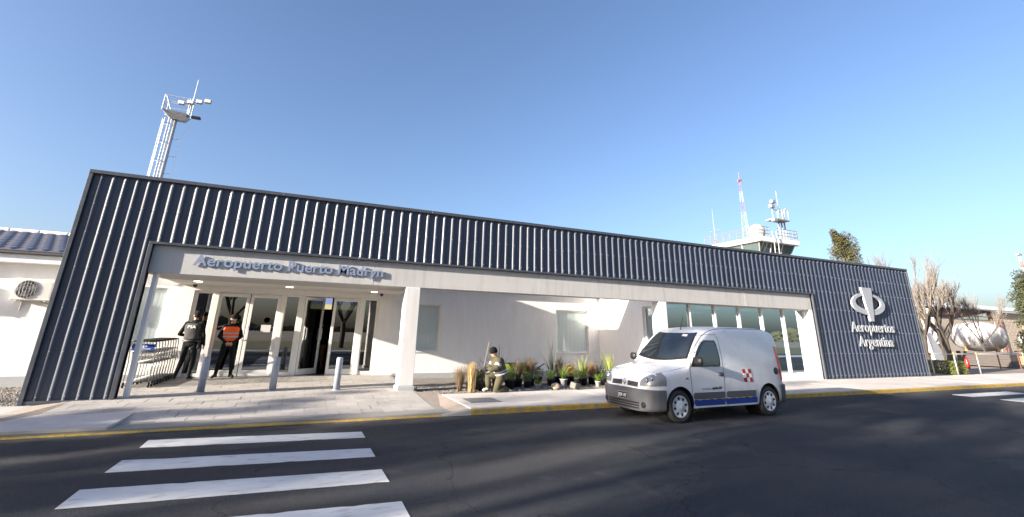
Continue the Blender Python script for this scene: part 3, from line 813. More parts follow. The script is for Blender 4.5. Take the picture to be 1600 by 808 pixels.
def top_z(x, y):
    P = section(x)[13:]
    yy = [p[0] for p in P][::-1]; zz = [p[1] for p in P][::-1]
    return float(np.interp(abs(y), yy, zz))
def loft(xs, zb=.24, zclip=None, grow=0.0, dx=0.0):
    g = MB(); vs = []; secs = []
    for x in xs:
        P = section(x, zb, zclip, grow)
        ring = [(x+dx, -y, z) for y, z in P] + [(x+dx, y, z) for y, z in P[-2:0:-1]]
        secs.append(len(ring)); vs += ring
    n = secs[0]; fs = []
    for i in range(len(xs)-1):
        for k in range(n): fs.append((i*n+k, i*n+(k+1) % n, (i+1)*n+(k+1) % n, (i+1)*n+k))
    fs += [tuple(range(n)), tuple((len(xs)-1)*n+k for k in range(n-1,-1,-1))]
    g.add(vs, fs); return g
def dense(a, b, step):
    n = max(1, int(round((b-a)/step))); return [a+(b-a)*i/n for i in range(n+1)]
VAN = thing('delivery_van', 'white panel van with grey bumpers, blue sill band and red checker mark by the kerb', 'van', (6.11, 8.29, 0.0), math.radians(2.0))
WXF, WXR, WR = .79, 3.385, .295
xs_all = sorted(set(VX + dense(.25, 3.65, .05) + dense(1.0,1.8,.03)))
body_me = loft(xs_all).mesh('body', [paint, blk], smooth=True); fix_normals(body_me)
body = link('body', body_me, VAN)
cut = MB()
for wx in (WXF, WXR):
    for s in (-1, 1):
        cut.lathe([(.345,0),(.345,.42)], 40, Matrix.Translation((wx, s*.46 if s > 0 else -.88, WR+.02)) @ Matrix.Rotation(-PI/2, 4, 'X'))
cut_me = cut.mesh('cut', blk); fix_normals(cut_me); cut_o = link('cut', cut_me, VAN)
bo = body.modifiers.new('b', 'BOOLEAN'); bo.object = cut_o; bo.operation = 'DIFFERENCE'; bo.solver = 'EXACT'; bo.material_mode = 'TRANSFER' if hasattr(bo, 'material_mode') else bo.material_mode
bpy.context.view_layer.update()
dg = bpy.context.evaluated_depsgraph_get()
nm_ = bpy.data.meshes.new_from_object(body.evaluated_get(dg)); body.modifiers.clear(); body.data = nm_
bpy.data.objects.remove(cut_o)
try: nm_.set_sharp_from_angle(angle=math.radians(38))
except Exception: pass
def vpart(name, g, m, parent=VAN, smooth=False): return part(name, g, m, parent, smooth, world=False)
def side_patch(rows, off=.004, cols=10, s=-1):
    """rows: (z, x_front, x_rear); a skin laid on the van's flank"""
    g = MB(); vs = []
    for z, a, b in rows:
        for i in range(cols+1):
            x = a+(b-a)*i/cols; vs.append((x, s*(side_y(x, z)+off), z))
    fs = [(j*(cols+1)+i, j*(cols+1)+i+1, (j+1)*(cols+1)+i+1, (j+1)*(cols+1)+i) for j in range(len(rows)-1) for i in range(cols)]
    g.add(vs, fs)
    # return edges so the skin has thickness
    n = len(vs); back = [(x, s*(abs(y)-off-.004), z) for x, y, z in vs]
    C = cols+1; R = len(rows)
    loop = [i for i in range(C)] + [j*C+cols for j in range(1,R)] + [(R-1)*C+i for i in range(cols-1,-1,-1)] + [j*C for j in range(R-2,0,-1)]
    g.add([vs[i] for i in loop]+[back[i] for i in loop], [(i,(i+1)%len(loop),(i+1)%len(loop)+len(loop),i+len(loop)) for i in range(len(loop))])
    return g
def seam(path, w=.005, s=-1, name='panel_gap', m=None):
    g = MB(); pts = []
    for (x0,z0),(x1,z1) in zip(path, path[1:]):
        for i in range(6): t = i/6; x, z = x0+(x1-x0)*t, z0+(z1-z0)*t; pts.append((x, s*(side_y(x,z)+.0005), z))
    x, z = path[-1]; pts.append((x, s*(side_y(x,z)+.0005), z))
    g.tube(pts, w, 6); return vpart(name, g, m or blk, VAN, True)
# bumpers
X0 = VX[0]
bf = loft(sorted(set([X0,X0+.012,X0+.03]+dense(X0+.05,.46,.03)+[.468])), .20, .60, .022, -.035); vpart('front_bumper', bf, grey_pl, VAN, True)
br = loft([3.705,3.74,3.80,3.86,3.92,3.955,3.975], .24, .62, .02, .045); vpart('rear_bumper', br, grey_pl, VAN, True)
# lower intake, plate
g = MB()
def front_x(y, z):
    for i in range(200):
        x = X0+i*.004; P = section(x, .20, .60, .022); 
        zz = [p[1] for p in P[2:14]]; 
        if max(p[1] for p in P) >= z and np.interp(z, [p[1] for p in P[2:]], [p[0] for p in P[2:]]) >= abs(y): return x-.035
    return .3
for z in (.255,.30,.345):
    pts = [(front_x(y, z)-.003, y, z) for y in [(-.46+i*.92/14) for i in range(15)]]
    g.tube(pts, .014, 6)
vpart('intake_slats', g, blk)
PF = X0-.035; pl = MB(); pl.bbox(PF-.017,PF-.003,-.16,.16,.385,.515,.003); plate = vpart('number_plate', pl, chrome)
g = MB(); g.quad((PF-.0175,.15,.395),(PF-.0175,-.15,.395),(PF-.0175,-.15,.505),(PF-.0175,.15,.505)); vpart('plate_face', g, blk, plate)
text_letters('JKM 147', .062, .002, mat('plate_white',(.75,.75,.75),.5), plate, lambda u,v,w: (PF-.018-w, .128-u*.80, .418+v), bold=.02, name='plate_letter')
# fog lamps
for s in (-1,1):
    g = MB(); c = (front_x(s*.56,.32), s*.56, .32)
    g.lathe([(.055,0),(.055,.03),(.045,.035),(0,.03)], 16, Matrix.Translation((c[0]+.02, c[1], c[2])) @ Matrix.Rotation(-PI/2+s*-.5*0,4,'Y')); vpart('fog_lamp_blank', g, blk, VAN, True)
# nose: grille openings either side of a lozenge badge
def nose_x(y, z):
    for i in range(300):
        x = X0+i*.002; P = section(x)
        if max(p[1] for p in P) < z: continue
        yy = float(np.interp(z, [p[1] for p in P[2:]], [p[0] for p in P[2:]]))
        if yy >= abs(y): return x
    return .3
for s in (-1, 1):
    g = MB(); vs = []; ny_, nz_ = 8, 3
    for j in range(nz_+1):
        for i in range(ny_+1):
            y = s*(.085+(.40-.085)*i/ny_); z = .635+.0+(.725-.635)*j/nz_ - .01*i/ny_; vs.append((nose_x(y,z)-.004, y, z))
    g.add(vs, [(j*(ny_+1)+i, j*(ny_+1)+i+1, (j+1)*(ny_+1)+i+1, (j+1)*(ny_+1)+i) for j in range(nz_) for i in range(ny_)])
    gr = vpart('grille', g, blk)
    for zz in (.652,.680,.708):
        g = MB(); g.tube([(nose_x(s*y,zz)-.006, s*y, zz) for y in (.09,.16,.24,.32,.39)], .0055, 6); vpart('grille_bar', g, grey_pl, gr, True)
g = MB(); bx_ = nose_x(0,.70)-.012
A = [(0,.07),(.052,0),(0,-.07),(-.052,0)]; B = [(y*.45,z*.45) for y,z in A]
g.add([(bx_-.006,y,.69+z) for y,z in A]+[(bx_-.012,y,.69+z) for y,z in B]+[(bx_+.02,y,.69+z) for y,z in A], [(0,1,5,4),(1,2,6,5),(2,3,7,6),(3,0,4,7),(0,8,9,1),(1,9,10,2),(2,10,11,3),(3,11,8,0)])
vpart('badge', g, chrome)
# headlamps wrap from nose to wing
for s in (-1, 1):
    g = MB(); rows = []; vs = []; n1, n2 = 12, 8
    for j in range(n2+1):
        v = j/n2
        for i in range(n1+1):
            u = i/n1
            # outline: pointed at the inner lower end, taller outwards
            zlo = .655 + .02*u; zhi = .69 + .225*math.sin(PI*min(1,.06+u*.74))**.8
            zz = zlo+(zhi-zlo)*v
            if u < .45:
                y = .45+(.70-.45)*u/.45; x = nose_x(y, zz)
                vs.append((x-.008, s*y, zz))
            else:
                x0 = nose_x(.70, zz); x = x0+(.47-x0)*(u-.45)/.55
                yy = side_y(max(x,.02), min(zz, float(np.interp(x,VX,ZTp))-.02)); vs.append((x-.006, s*(yy+.007), zz))
    g.add(vs, [(j*(n1+1)+i, j*(n1+1)+i+1, (j+1)*(n1+1)+i+1, (j+1)*(n1+1)+i) for j in range(n2) for i in range(n1)])
    hl = vpart('headlight', g, lamp_c, VAN, True)
    for (y, z, r) in ((.60,.765,.055),(.69,.80,.05)):
        g = MB(); g.lathe([(r,0),(r*.7,.012),(0,.016)], 18, Matrix.Translation((nose_x(y,z)-.006, s*y, z)) @ Matrix.Rotation(-PI/2,4,'Y') @ Matrix.Rotation(s*.4,4,'X')); vpart('reflector', g, chrome, hl, True)
# windscreen lies over the body between cowl and roof
def ws_patch(t0, t1, yk, off):
    g = MB(); nt_, nyy = 12, 16; vs = []
    for j in range(nt_+1):
        t = t0+(t1-t0)*j/nt_
        xc = 1.045+(1.60-1.045)*t; hw = (.715-.155*t)*yk
        for i in range(nyy+1):
            y = -hw+2*hw*i/nyy; x = xc+.10*(y/.7)**2
            vs.append((x-off*.7, y, top_z(x, y)+off*.7))
    g.add(vs, [(j*(nyy+1)+i, j*(nyy+1)+i+1, (j+1)*(nyy+1)+i+1, (j+1)*(nyy+1)+i) for j in range(nt_) for i in range(nyy)])
    return g
vpart('windscreen_seal', ws_patch(-.03,1.03,1.03,.004), blk, VAN, True)
ws = vpart('windscreen', ws_patch(.03,.985,.975,.008), vglass, VAN, True)
g = MB()
for y0 in (-.45,.12):
    P = []
    for i in range(7):
        y = y0+.5*i/6; xx = 1.03+.10*(y/.7)**2+.02*i/6*2; P.append((xx, y, top_z(xx, y)+.018))
    g.tube(P, .007, 6)
vpart('wipers', g, blk, VAN, True)
g = MB(); q = [(1.50,-.40),(1.50,-.26),(1.55,-.26),(1.55,-.40)]; g.add([(x+.03-.009,y,top_z(x+.03,y)+.009) for x,y in q],[(0,1,2,3)]); vpart('sticker', g, mat('van_sticker',(.65,.65,.62),.5), ws)
# flank: door glass with rubber, body seams
rows_o = [(1.015,1.12,1.93),(1.05,1.145,1.955),(1.15,1.205,1.97),(1.25,1.27,1.965),(1.35,1.345,1.955),(1.43,1.42,1.945),(1.49,1.50,1.93),(1.53,1.58,1.90)]
rows_i = [(1.035,1.165,1.905),(1.07,1.18,1.93),(1.15,1.235,1.945),(1.25,1.30,1.94),(1.35,1.375,1.93),(1.42,1.445,1.92),(1.475,1.525,1.90),(1.507,1.60,1.87)]
for s in (-1, 1):
    vpart('window_seal', side_patch(rows_o,.003,12,s), blk, VAN, True)
    vpart('door_window', side_patch(rows_i,.006,12,s), vglass, VAN, True)
    seam([(1.10,.42),(1.10,.75),(1.08,.98),(1.20,1.20),(1.40,1.50),(1.52,1.60),(1.70,1.645),(1.95,1.645),(2.02,1.58),(2.03,1.20),(2.02,.80),(2.00,.36)], .004, s)
    seam([(1.10,.42),(1.14,.33),(1.30,.31),(2.00,.33)], .003, s)
    seam([(.30,.90),(.55,.93),(.85,.975),(1.05,1.02)], .0035, s)
    # pressed swage lines of the load bay
    seam([(2.14,1.60),(2.6,1.615),(3.1,1.60),(3.55,1.56)], .003, s, 'swage_line', paint)
    seam([(2.14,1.02),(2.8,1.02),(3.55,1.05)], .003, s, 'swage_line', paint)
    # roof drip channel, black
    g = MB(); pts = []
    for x in dense(1.22,1.62,.05)+dense(1.65,3.80,.12):
        P = section(x)[14+3]; pts.append((x, s*(P[0]+.001), P[1]+.001))
    g.tube(pts, .007, 6); vpart('roof_gutter', g, blk, VAN, True)
    # mouldings and livery
    for a, b in ((1.13,1.99),(2.05,2.93)):
        vpart('side_moulding', side_patch([(.415,a+.03,b),(.43,a+.005,b),(.475,a,b),(.52,a+.005,b),(.535,a+.03,b)],.016,10,s), grey_pl, VAN, True)
    for a, b in ((1.14,1.995),(2.01,2.98)):
        vpart('blue_band', side_patch([(.29,a+.05,b),(.35,a,b),(.405,a,b-.02)],.009,10,s), blue_b, VAN, True)
    for i in range(8):
        a = 1.24+i*.21; vpart('yellow_dash', side_patch([(.398,a,a+.085),(.414,a,a+.085)],.0185,3,s), yel_d)
    g = MB(); xx = 1.20
    # sill
    pts = [(x, s*(side_y(x,.26)+.004), .262) for x in dense(1.16,3.02,.1)]; g.tube(pts,.018,8); vpart('sill', g, paint, VAN, True)
    # checker mark: three by three, corners and centre red
    for r_ in range(3):
        for c_ in range(3):
            a = 2.60+c_*.088-.012*r_*0; z0 = .70+r_*.085; sk = .012*(2-r_)
            vpart('checker_square', side_patch([(z0,a+sk,a+.087+sk),(z0+.084,a+sk-.012,a+.087+sk-.012)],.007,2,s), red_l if (r_+c_) % 2 == 0 else mat('van_white_decal',(.8,.8,.8),.4))
    # door handle, fuel cap, repeater
    g = MB(); yy = side_y(1.93,.86); g.bbox(1.86,2.00,min(s*yy,s*(yy+.03)),max(s*yy,s*(yy+.03)),.83,.90,.015); vpart('door_handle', g, grey_pl, VAN, True)
    g = MB(); yy = side_y(.98,.80); g.bbox(.95,1.02,min(s*yy,s*(yy+.012)),max(s*yy,s*(yy+.012)),.785,.82,.008); vpart('side_repeater', g, lamp_c, VAN)
    # mirror: arm and housing
    g = MB(); yy = side_y(1.24,1.06); g.tube([(1.25,s*(yy-.02),1.07),(1.22,s*(yy+.12),1.10)],.042,8); mr_ = vpart('mirror', g, blk, VAN, True)
    g = MB(); g.bbox(1.155,1.245,min(s*(yy+.05),s*(yy+.25)),max(s*(yy+.05),s*(yy+.25)),1.055,1.21,.035); vpart('mirror_housing', g, blk, mr_, True)
    # tail lamp
    vpart('tail_light', side_patch([(.70,3.845,3.945),(.85,3.83,3.935),(1.05,3.815,3.92),(1.25,3.80,3.90),(1.42,3.785,3.875)],.012,4,s), tl_red, VAN, True)
g = MB(); yy = side_y(3.70,.90); g.lathe([(.075,0),(.075,.012),(.065,.016),(0,.016)], 22, Matrix.Translation((3.70,-yy+.002,.90)) @ Matrix.Rotation(PI/2,4,'X')); vpart('fuel_cap', g, blk, VAN, True)
# rear door glass
g = MB(); g.quad((3.978,-.55,1.00),(3.978,.55,1.00),(3.978-.0,.5,1.36),(3.978-.0,-.5,1.36)); vpart('rear_window', g, vglass)
# livery words on the near flank
t1 = mat('van_text_grey',(0.25,0.27,0.30),.5); t2 = mat('van_text_black',(0.03,0.03,0.035),.5)
def flank(x0, z0, sx):
    return lambda u,v,w: (x0+u*sx, -(side_y(x0+u*sx, z0+v)+.006+w), z0+v)
w_ = text_letters('aeropuertos', .048, .0015, t1, VAN, flank(1.36,.585,.78), name='livery_letter')
text_letters('argentina 2000', .048, .0015, t2, VAN, flank(1.36+w_*.78+.02,.587,.66), bold=.03, name='livery_letter')
# aerial
g = MB(); ax = 1.78; g.tube([(ax,0,top_z(ax,0)-.01),(ax,0,top_z(ax,0)+.03),(ax+.10,0,top_z(ax,0)+.30)], [.016,.010,.003], 8); vpart('aerial', g, blk, VAN, True)
# underside and wheels
g = MB(); g.box(.25,3.8,-.62,.62,.20,.30); vpart('underbody', g, blk)
for wx in (WXF, WXR):
    for s in (-1,1): vpart('wheel_housing', MB().lathe([(.352,0),(.352,.30)], 32, Matrix.Translation((wx, s*.40 if s > 0 else -.70, WR+.02)) @ Matrix.Rotation(-PI/2,4,'X')), blk)
for wx, nm2 in ((WXF,'f'),(WXR,'r')):
    for s in (-1, 1):
        Mx = Matrix.Translation((wx, s*.725, WR)) @ Matrix.Rotation(-s*PI/2, 4, 'X')
        g = MB(); g.lathe([(.19,-.085),(.25,-.09),(.282,-.08),(.294,-.055),(.295,0),(.294,.05),(.282,.078),(.25,.09),(.205,.082),(.195,.07)], 40, Mx)
        wh = vpart('wheel', g, tyre_m, VAN, True)
        g = MB(); g.lathe([(.202,.060),(.200,.078),(.185,.082),(.175,.070),(.10,.078),(.06,.090),(.045,.092),(.0,.092)], 40, Mx); rim = vpart('rim', g, hubm, wh, True)
        for k_ in range(8):
            a = 2*PI*k_/8+.2
            g = MB(); Mh = Mx @ Matrix.Rotation(a,4,'Z') @ Matrix.Translation((.145,0,.0745)) @ Matrix.Diagonal((1.25,.78,1,1))
            g.lathe([(.030,-.004),(.030,.002),(0,.002)], 14, Mh); vpart('vent_hole', g, blk, wh)
# ================================================================ people
skin_m = mat('skin', (0.42,0.25,0.175), .55, var=.06, vscale=30)
hair_m = mat('hair_dark', (0.014,0.012,0.011), .9, spec=.15)
beanie_m = mat('beanie_knit', (0.012,0.012,0.013), 1.0, spec=.05, bump=.6, bscale=60)
blk_cl = mat('black_cloth', (0.012,0.013,0.015), .95, spec=.15, var=.25, vscale=18, bump=.5, bscale=28)
blk_boot = mat('boot_leather', (0.012,0.012,0.013), .5)
vest_gr = mat('tactical_vest', (0.040,0.040,0.042), .85, var=.2, vscale=20, bump=.3, bscale=60)
orange_m = mat('hi_vis_orange', (0.80,0.115,0.022), .75, var=.10, vscale=12, bump=.35, bscale=22)
reflect_m = mat('reflective_tape', (0.34,0.36,0.40), .4)
olive_m = mat('olive_overall', (0.062,0.055,0.028), .9, var=.18, vscale=14, bump=.5, bscale=26)
brown_tr = mat('brown_trousers', (0.14,0.07,0.04), .9, var=.15, vscale=14, bump=.4, bscale=26)
glove_m = mat('black_glove', (0.015,0.015,0.016), .8)
boot_pale = mat('pale_boot', (0.42,0.40,0.38), .8)

def frustum(g, a, b, ra, rb, n=12):
    """closed tapered capsule from a to b"""
    a, b = Vector(a), Vector(b); d = (b-a).normalized()
    g.tube([a-d*ra*.85, a-d*ra*.45, a, a.lerp(b,.35), a.lerp(b,.7), b, b+d*rb*.45, b+d*rb*.85], [ra*.45, ra*.87, ra, ra*.65+rb*.35, ra*.3+rb*.7, rb, rb*.87, rb*.45], n)
def make_body(J, cols, sizes=1.0, voxel=.011):
    """J: joints in local space. One continuous skin: tapered limbs fused by a voxel remesh, coloured by nearest limb.
    cols: index of material per region (torso, arm, forearm, thigh, shin, foot, hand, neck)"""
    g = MB(); segs = []
    def seg(a, b, ra, rb, c): frustum(g, J[a] if isinstance(a,str) else a, J[b] if isinstance(b,str) else b, ra, rb); segs.append((Vector(J[a] if isinstance(a,str) else a), Vector(J[b] if isinstance(b,str) else b), (ra+rb)/2, c))
    pel, chest, neck, head = (Vector(J[k]) for k in ('pelvis','chest','neck','head'))
    side = (Vector(J['sh_r'])-Vector(J['sh_l'])).normalized()
    hs = (Vector(J['hip_r'])-Vector(J['hip_l'])).normalized()
    # trunk as a row of wide ellipsoids between pelvis and shoulders
    up = (chest-pel).normalized(); fw = side.cross(up).normalized()
    for t, wx, wy in ((-.12,.155,.115),(.05,.17,.125),(.25,.160,.118),(.45,.158,.115),(.65,.172,.122),(.85,.185,.122),(1.0,.180,.11),(1.1,.13,.085)):
        c = pel.lerp(chest, t); sx = hs.lerp(side, max(0,min(1,t))).normalized(); f2 = sx.cross(up).normalized(); u2 = f2.cross(sx)
        M = Matrix((sx, f2, u2)).transposed(); g.ell(c, (wx, wy, .085), 16, 10, M)
    segs.append((pel, pel.lerp(chest,.3), .15, 'hip')); segs.append((pel.lerp(chest,.32), chest, .16, 'torso'))
    seg('chest','neck',.075,.058,'torso'); seg('neck','head',.056,.054,'neck')
    for s in 'lr':
        seg('chest','sh_'+s,.085,.072,'torso')
        seg('sh_'+s,'el_'+s,.064,.049,'arm'); seg('el_'+s,'wr_'+s,.048,.034,'fore')
        seg('pelvis','hip_'+s,.11,.10,'hip'); seg('hip_'+s,'kn_'+s,.094,.066,'thigh'); seg('kn_'+s,'an_'+s,.066,.045,'shin')
        seg('an_'+s,'to_'+s,.048,.038,'foot'); 
        he = Vector(J['an_'+s])*1.0; d = (Vector(J['to_'+s])-he); d.z = 0
        if d.length > 1e-4: seg(he, he-d.normalized()*.045+Vector((0,0,-.03)), .045, .036, 'foot')
    # head: skull, jaw, nose, ears
    face = Vector(J['face']).normalized(); hup = (head-neck).normalized()
    hside = face.cross(hup).normalized(); hup = hside.cross(face).normalized()
    MH = Matrix((hside, face, hup)).transposed()
    hc = head + hup*.085
    g.ell(hc+hup*.02, (.076,.096,.105), 18, 12, MH); g.ell(hc-hup*.055+face*.022, (.056,.068,.062), 16, 10, MH)
    g.ell(hc-hup*.012+face*.095, (.014,.022,.024), 10, 6, MH); g.ell(hc-hup*.062+face*.078, (.026,.014,.009), 10, 6, MH)
    for s in (-1,1): g.ell(hc-hup*.005+hside*s*.077, (.012,.026,.034), 10, 6, MH)
    segs.append((hc-hup*.06, hc+hup*.06, .09, 'head'))
    me = g.mesh('body_src', skin_m)
    o = link('body_src', me)
    md = o.modifiers.new('r','REMESH'); md.mode = 'VOXEL'; md.voxel_size = voxel
    sm = o.modifiers.new('s','SMOOTH'); sm.iterations = 4; sm.factor = .5
    bpy.context.view_layer.update()
    dg = bpy.context.evaluated_depsgraph_get()
    out = bpy.data.meshes.new_from_object(o.evaluated_get(dg)); bpy.data.objects.remove(o)
    # hands: palm and five bent fingers, added to the same mesh
    bm = bmesh.new(); bm.from_mesh(out)
    co = np.array([f.calc_center_median()[:] for f in bm.faces])
    best = np.full(len(co), 1e9); lab = np.zeros(len(co), int)
    names = ['torso','arm','fore','hip','thigh','shin','foot','neck','head','hand']
    for a, b, r, c in segs:
        A = np.array(a[:]); Bv = np.array((b-a)[:]); L2 = max(1e-9, Bv@Bv)
        t = np.clip(((co-A)@Bv)/L2, 0, 1); dd = np.linalg.norm(co-(A+t[:,None]*Bv), axis=1)-r
        k_ = dd < best; best[k_] = dd[k_]; lab[k_] = names.index(c)
    mats = []
    for n_ in names:
        if cols[n_] not in mats: mats.append(cols[n_])
    for f, l in zip(bm.faces, lab): f.material_index = mats.index(cols[names[l]]); f.smooth = True
    out.materials.clear()
    for M_ in mats: out.materials.append(M_)
    bm.to_mesh(out); bm.free()
    # hands
    hg = MB(); hi = mats.index(cols['hand'])
    for s in 'lr':
        wr = Vector(J['wr_'+s]); hd = Vector(J['hd_'+s]).normalized(); pn = Vector(J['pn_'+s])
        pn = (pn-hd*pn.dot(hd)).normalized(); ac = hd.cross(pn).normalized()
        curl = J.get('curl', .5); th_s = J.get('th_'+s, 1)
        M = Matrix((ac, pn, hd)).transposed()
        hg.ell(wr+hd*.045, (.042,.018,.055), 12, 8, M, mi=hi)
        for k_, (off, ln) in enumerate(((-.030,.070),(-.010,.080),(.010,.075),(.029,.060))):
            b0 = wr+hd*.085+ac*off; d1 = (hd*math.cos(curl)+pn*math.sin(curl)); d2 = (hd*math.cos(curl*2)+pn*math.sin(curl*2))
            hg.tube([b0, b0+d1*ln*.5, b0+d1*ln*.5+d2*ln*.5], [.0095,.0088,.007], 8, mi=hi)
        b0 = wr+hd*.03-ac*.035*th_s; d1 = (hd*.75-ac*.6*th_s+pn*.25).normalized()
        hg.tube([b0, b0+d1*.035, b0+d1*.035+(d1+pn*.5+hd*.3).normalized()*.028], [.012,.0105,.008], 8, mi=hi)
    # eyes and mouth
    ei = len(mats); out.materials.append(hair_m)
    for s in (-1,1): hg.ell(hc+hup*.012+face*.085+hside*s*.032, (.010,.008,.006), 8, 6, MH, mi=ei)
    hg.ell(hc-hup*.062+face*.091, (.020,.004,.003), 8, 5, MH, mi=ei)
    bm = bmesh.new(); bm.from_mesh(out)
    vv = [bm.verts.new(v) for v in hg.v]
    for f, mi in zip(hg.f, hg.mi):
        try: nf = bm.faces.new([vv[i] for i in f]); nf.material_index = mi; nf.smooth = True
        except ValueError: pass
    bmesh.ops.recalc_face_normals(bm, faces=bm.faces[:]); bm.to_mesh(out); bm.free()
    return out, dict(hc=hc, face=face, hup=hup, hside=hside, MH=MH, pel=pel, chest=chest, side=side, up=up, fw=fw, hs=hs)
def person(label, loc, rz, J, cols, group=None):
    t = thing('person', label, 'person', loc, rz, group)
    me, I = make_body(J, cols); me.name = 'body'
    link('body', me, t)
    return t, I
def torso_shell(I, t0, t1, grow, n=24, rows=9, arm_cut=None):
    """garment round the trunk between pelvis (0) and chest (1)"""
    g = MB(); prof = [(-.12,.155,.115),(.05,.17,.125),(.25,.160,.118),(.45,.158,.115),(.65,.172,.122),(.85,.185,.122),(1.0,.180,.11),(1.12,.145,.085)]
    T_ = [p[0] for p in prof]; vs = []
    for j in range(rows+1):
        t = t0+(t1-t0)*j/rows; c = I['pel'].lerp(I['chest'], t)
        a = np.interp(t, T_, [p[1] for p in prof])+grow; b = np.interp(t, T_, [p[2] for p in prof])+grow
        sx = I['hs'].lerp(I['side'], max(0,min(1,t))).normalized(); f2 = sx.cross(I['up']).normalized()
        for k_ in range(n):
            th = 2*PI*k_/n; w = 1+.03*math.sin(5*th+t*9)
            ct, st = math.cos(th), math.sin(th)
            vs.append(c + sx*a*w*math.copysign(abs(ct)**.8, ct) + f2*b*w*math.copysign(abs(st)**.8, st))
    g.add(vs, [(j*n+k_, j*n+(k_+1)%n, (j+1)*n+(k_+1)%n, (j+1)*n+k_) for j in range(rows) for k_ in range(n)])
    return g
def cap_mesh(I, peak=True):
    g = MB(); MH = I['MH'].to_4x4(); M = Matrix.Translation(I['hc']+I['hup']*.045) @ MH
    g.lathe([(.093,-.01),(.100,.02),(.092,.06),(.062,.088),(.02,.097),(0,.098)], 22, M @ Matrix.Diagonal((.90,1.10,1,1)))
    if peak:
        vs = []
        for a in np.linspace(-1.1,1.1,9):
            vs.append(M @ Vector((.088*math.sin(a), .104*math.cos(a), .0))); vs.append(M @ Vector((.085*math.sin(a), .104*math.cos(a)+.075*math.cos(a*.9), -.022)))
        g.add(vs, [(2*i,2*i+1,2*i+3,2*i+2) for i in range(8)])
    return g
def beanie_mesh(I):
    g = MB(); M = Matrix.Translation(I['hc']+I['hup']*.02) @ I['MH'].to_4x4() @ Matrix.Rotation(.15,4,'X')
    g.lathe([(.094,-.03),(.100,-.02),(.102,.015),(.100,.02),(.096,.06),(.075,.10),(.04,.122),(0,.128)], 22, M @ Matrix.Diagonal((.92,1.10,1,1)))
    return g
def hair_mesh(I):
    g = MB(); M = Matrix.Translation(I['hc']+I['hup']*.028-I['face']*.012) @ I['MH'].to_4x4()
    g.lathe([(.072,-.075),(.084,-.04),(.088,.0),(.080,.05),(.05,.082),(0,.092)], 18, M @ Matrix.Diagonal((.93,1.08,1,1)))
    keep = [f for f in g.f if (lambda c: c.dot(I['face']) < .028 or c.dot(I['hup']) > .062)(sum((Vector(g.v[i]) for i in f), Vector())/len(f)-I['hc'])]
    g.f = keep; g.mi = [0]*len(keep); return g
V = Vector
def standing(h=1.76, **k):
    s = h/1.78
    J = dict(pelvis=(0,0,.96), chest=(0,.0,1.40), neck=(0,.01,1.50), head=(0,.02,1.565), face=(0,1,-.05),
        sh_l=(-.185,0,1.43), sh_r=(.185,0,1.43), el_l=(-.27,-.03,1.14), el_r=(.27,-.03,1.14), wr_l=(-.25,.10,.92), wr_r=(.25,.10,.92),
        hd_l=(0,.2,-1), hd_r=(0,.2,-1), pn_l=(1,0,0), pn_r=(-1,0,0), hip_l=(-.095,0,.93), hip_r=(.095,0,.93),
        kn_l=(-.125,.02,.50), kn_r=(.125,.02,.50), an_l=(-.15,-.02,.085), an_r=(.15,-.02,.085), to_l=(-.18,.13,.045), to_r=(.18,.13,.045), th_l=-1, th_r=1, curl=.5)
    J.update(k)
    for n_, v in J.items():
        if isinstance(v, tuple) and n_ not in ('face','hd_l','hd_r','pn_l','pn_r'): J[n_] = (v[0]*s, v[1]*s, v[2]*s)
    return J
uni = dict(torso=blk_cl, arm=blk_cl, fore=blk_cl, hip=blk_cl, thigh=blk_cl, shin=blk_cl, foot=blk_boot, neck=skin_m, head=skin_m, hand=skin_m)
# guard seen from behind, one arm bent to the front, leaning a little on one leg
J = standing(1.80, el_l=(-.31,-.02,1.16), wr_l=(-.16,.20,1.10), hd_l=(.8,.5,.1), pn_l=(0,.3,-1), el_r=(.29,-.03,1.13), wr_r=(.30,.08,.88),
    kn_l=(-.14,.05,.50), an_l=(-.22,.02,.085), to_l=(-.27,.16,.045), an_r=(.12,-.03,.085), to_r=(.14,.13,.045), face=(-.7,.9,.05))
p1, I1 = person('guard in black uniform and vest, back turned, beside the luggage trolleys', (-2.74,15.62,.196), -.18, J, uni)
part('tactical_vest', torso_shell(I1,.18,1.10,.030), vest_gr, p1, True, world=False)
part('duty_belt', torso_shell(I1,.04,.14,.034,24,2), blk_boot, p1, True, world=False)
g = MB(); g.bbox(.17,.23,-.06,.06,.78,1.0,.015); part('holster', g, blk_boot, p1, world=False)
part('cap', cap_mesh(I1), blk_cl, p1, True, world=False); part('hair', hair_mesh(I1), hair_m, p1, True, world=False)
bz = I1['pel'].lerp(I1['chest'], .86)
text_letters('PSA', .075, .003, mat('print_white',(0.62,0.62,0.62),.6), p1, lambda u,v,w: (bz.x-.105+u*1.15, bz.y-.160-w+ .02*abs(u-.11)*0, bz.z-.02+v), bold=.02, name='back_letter')
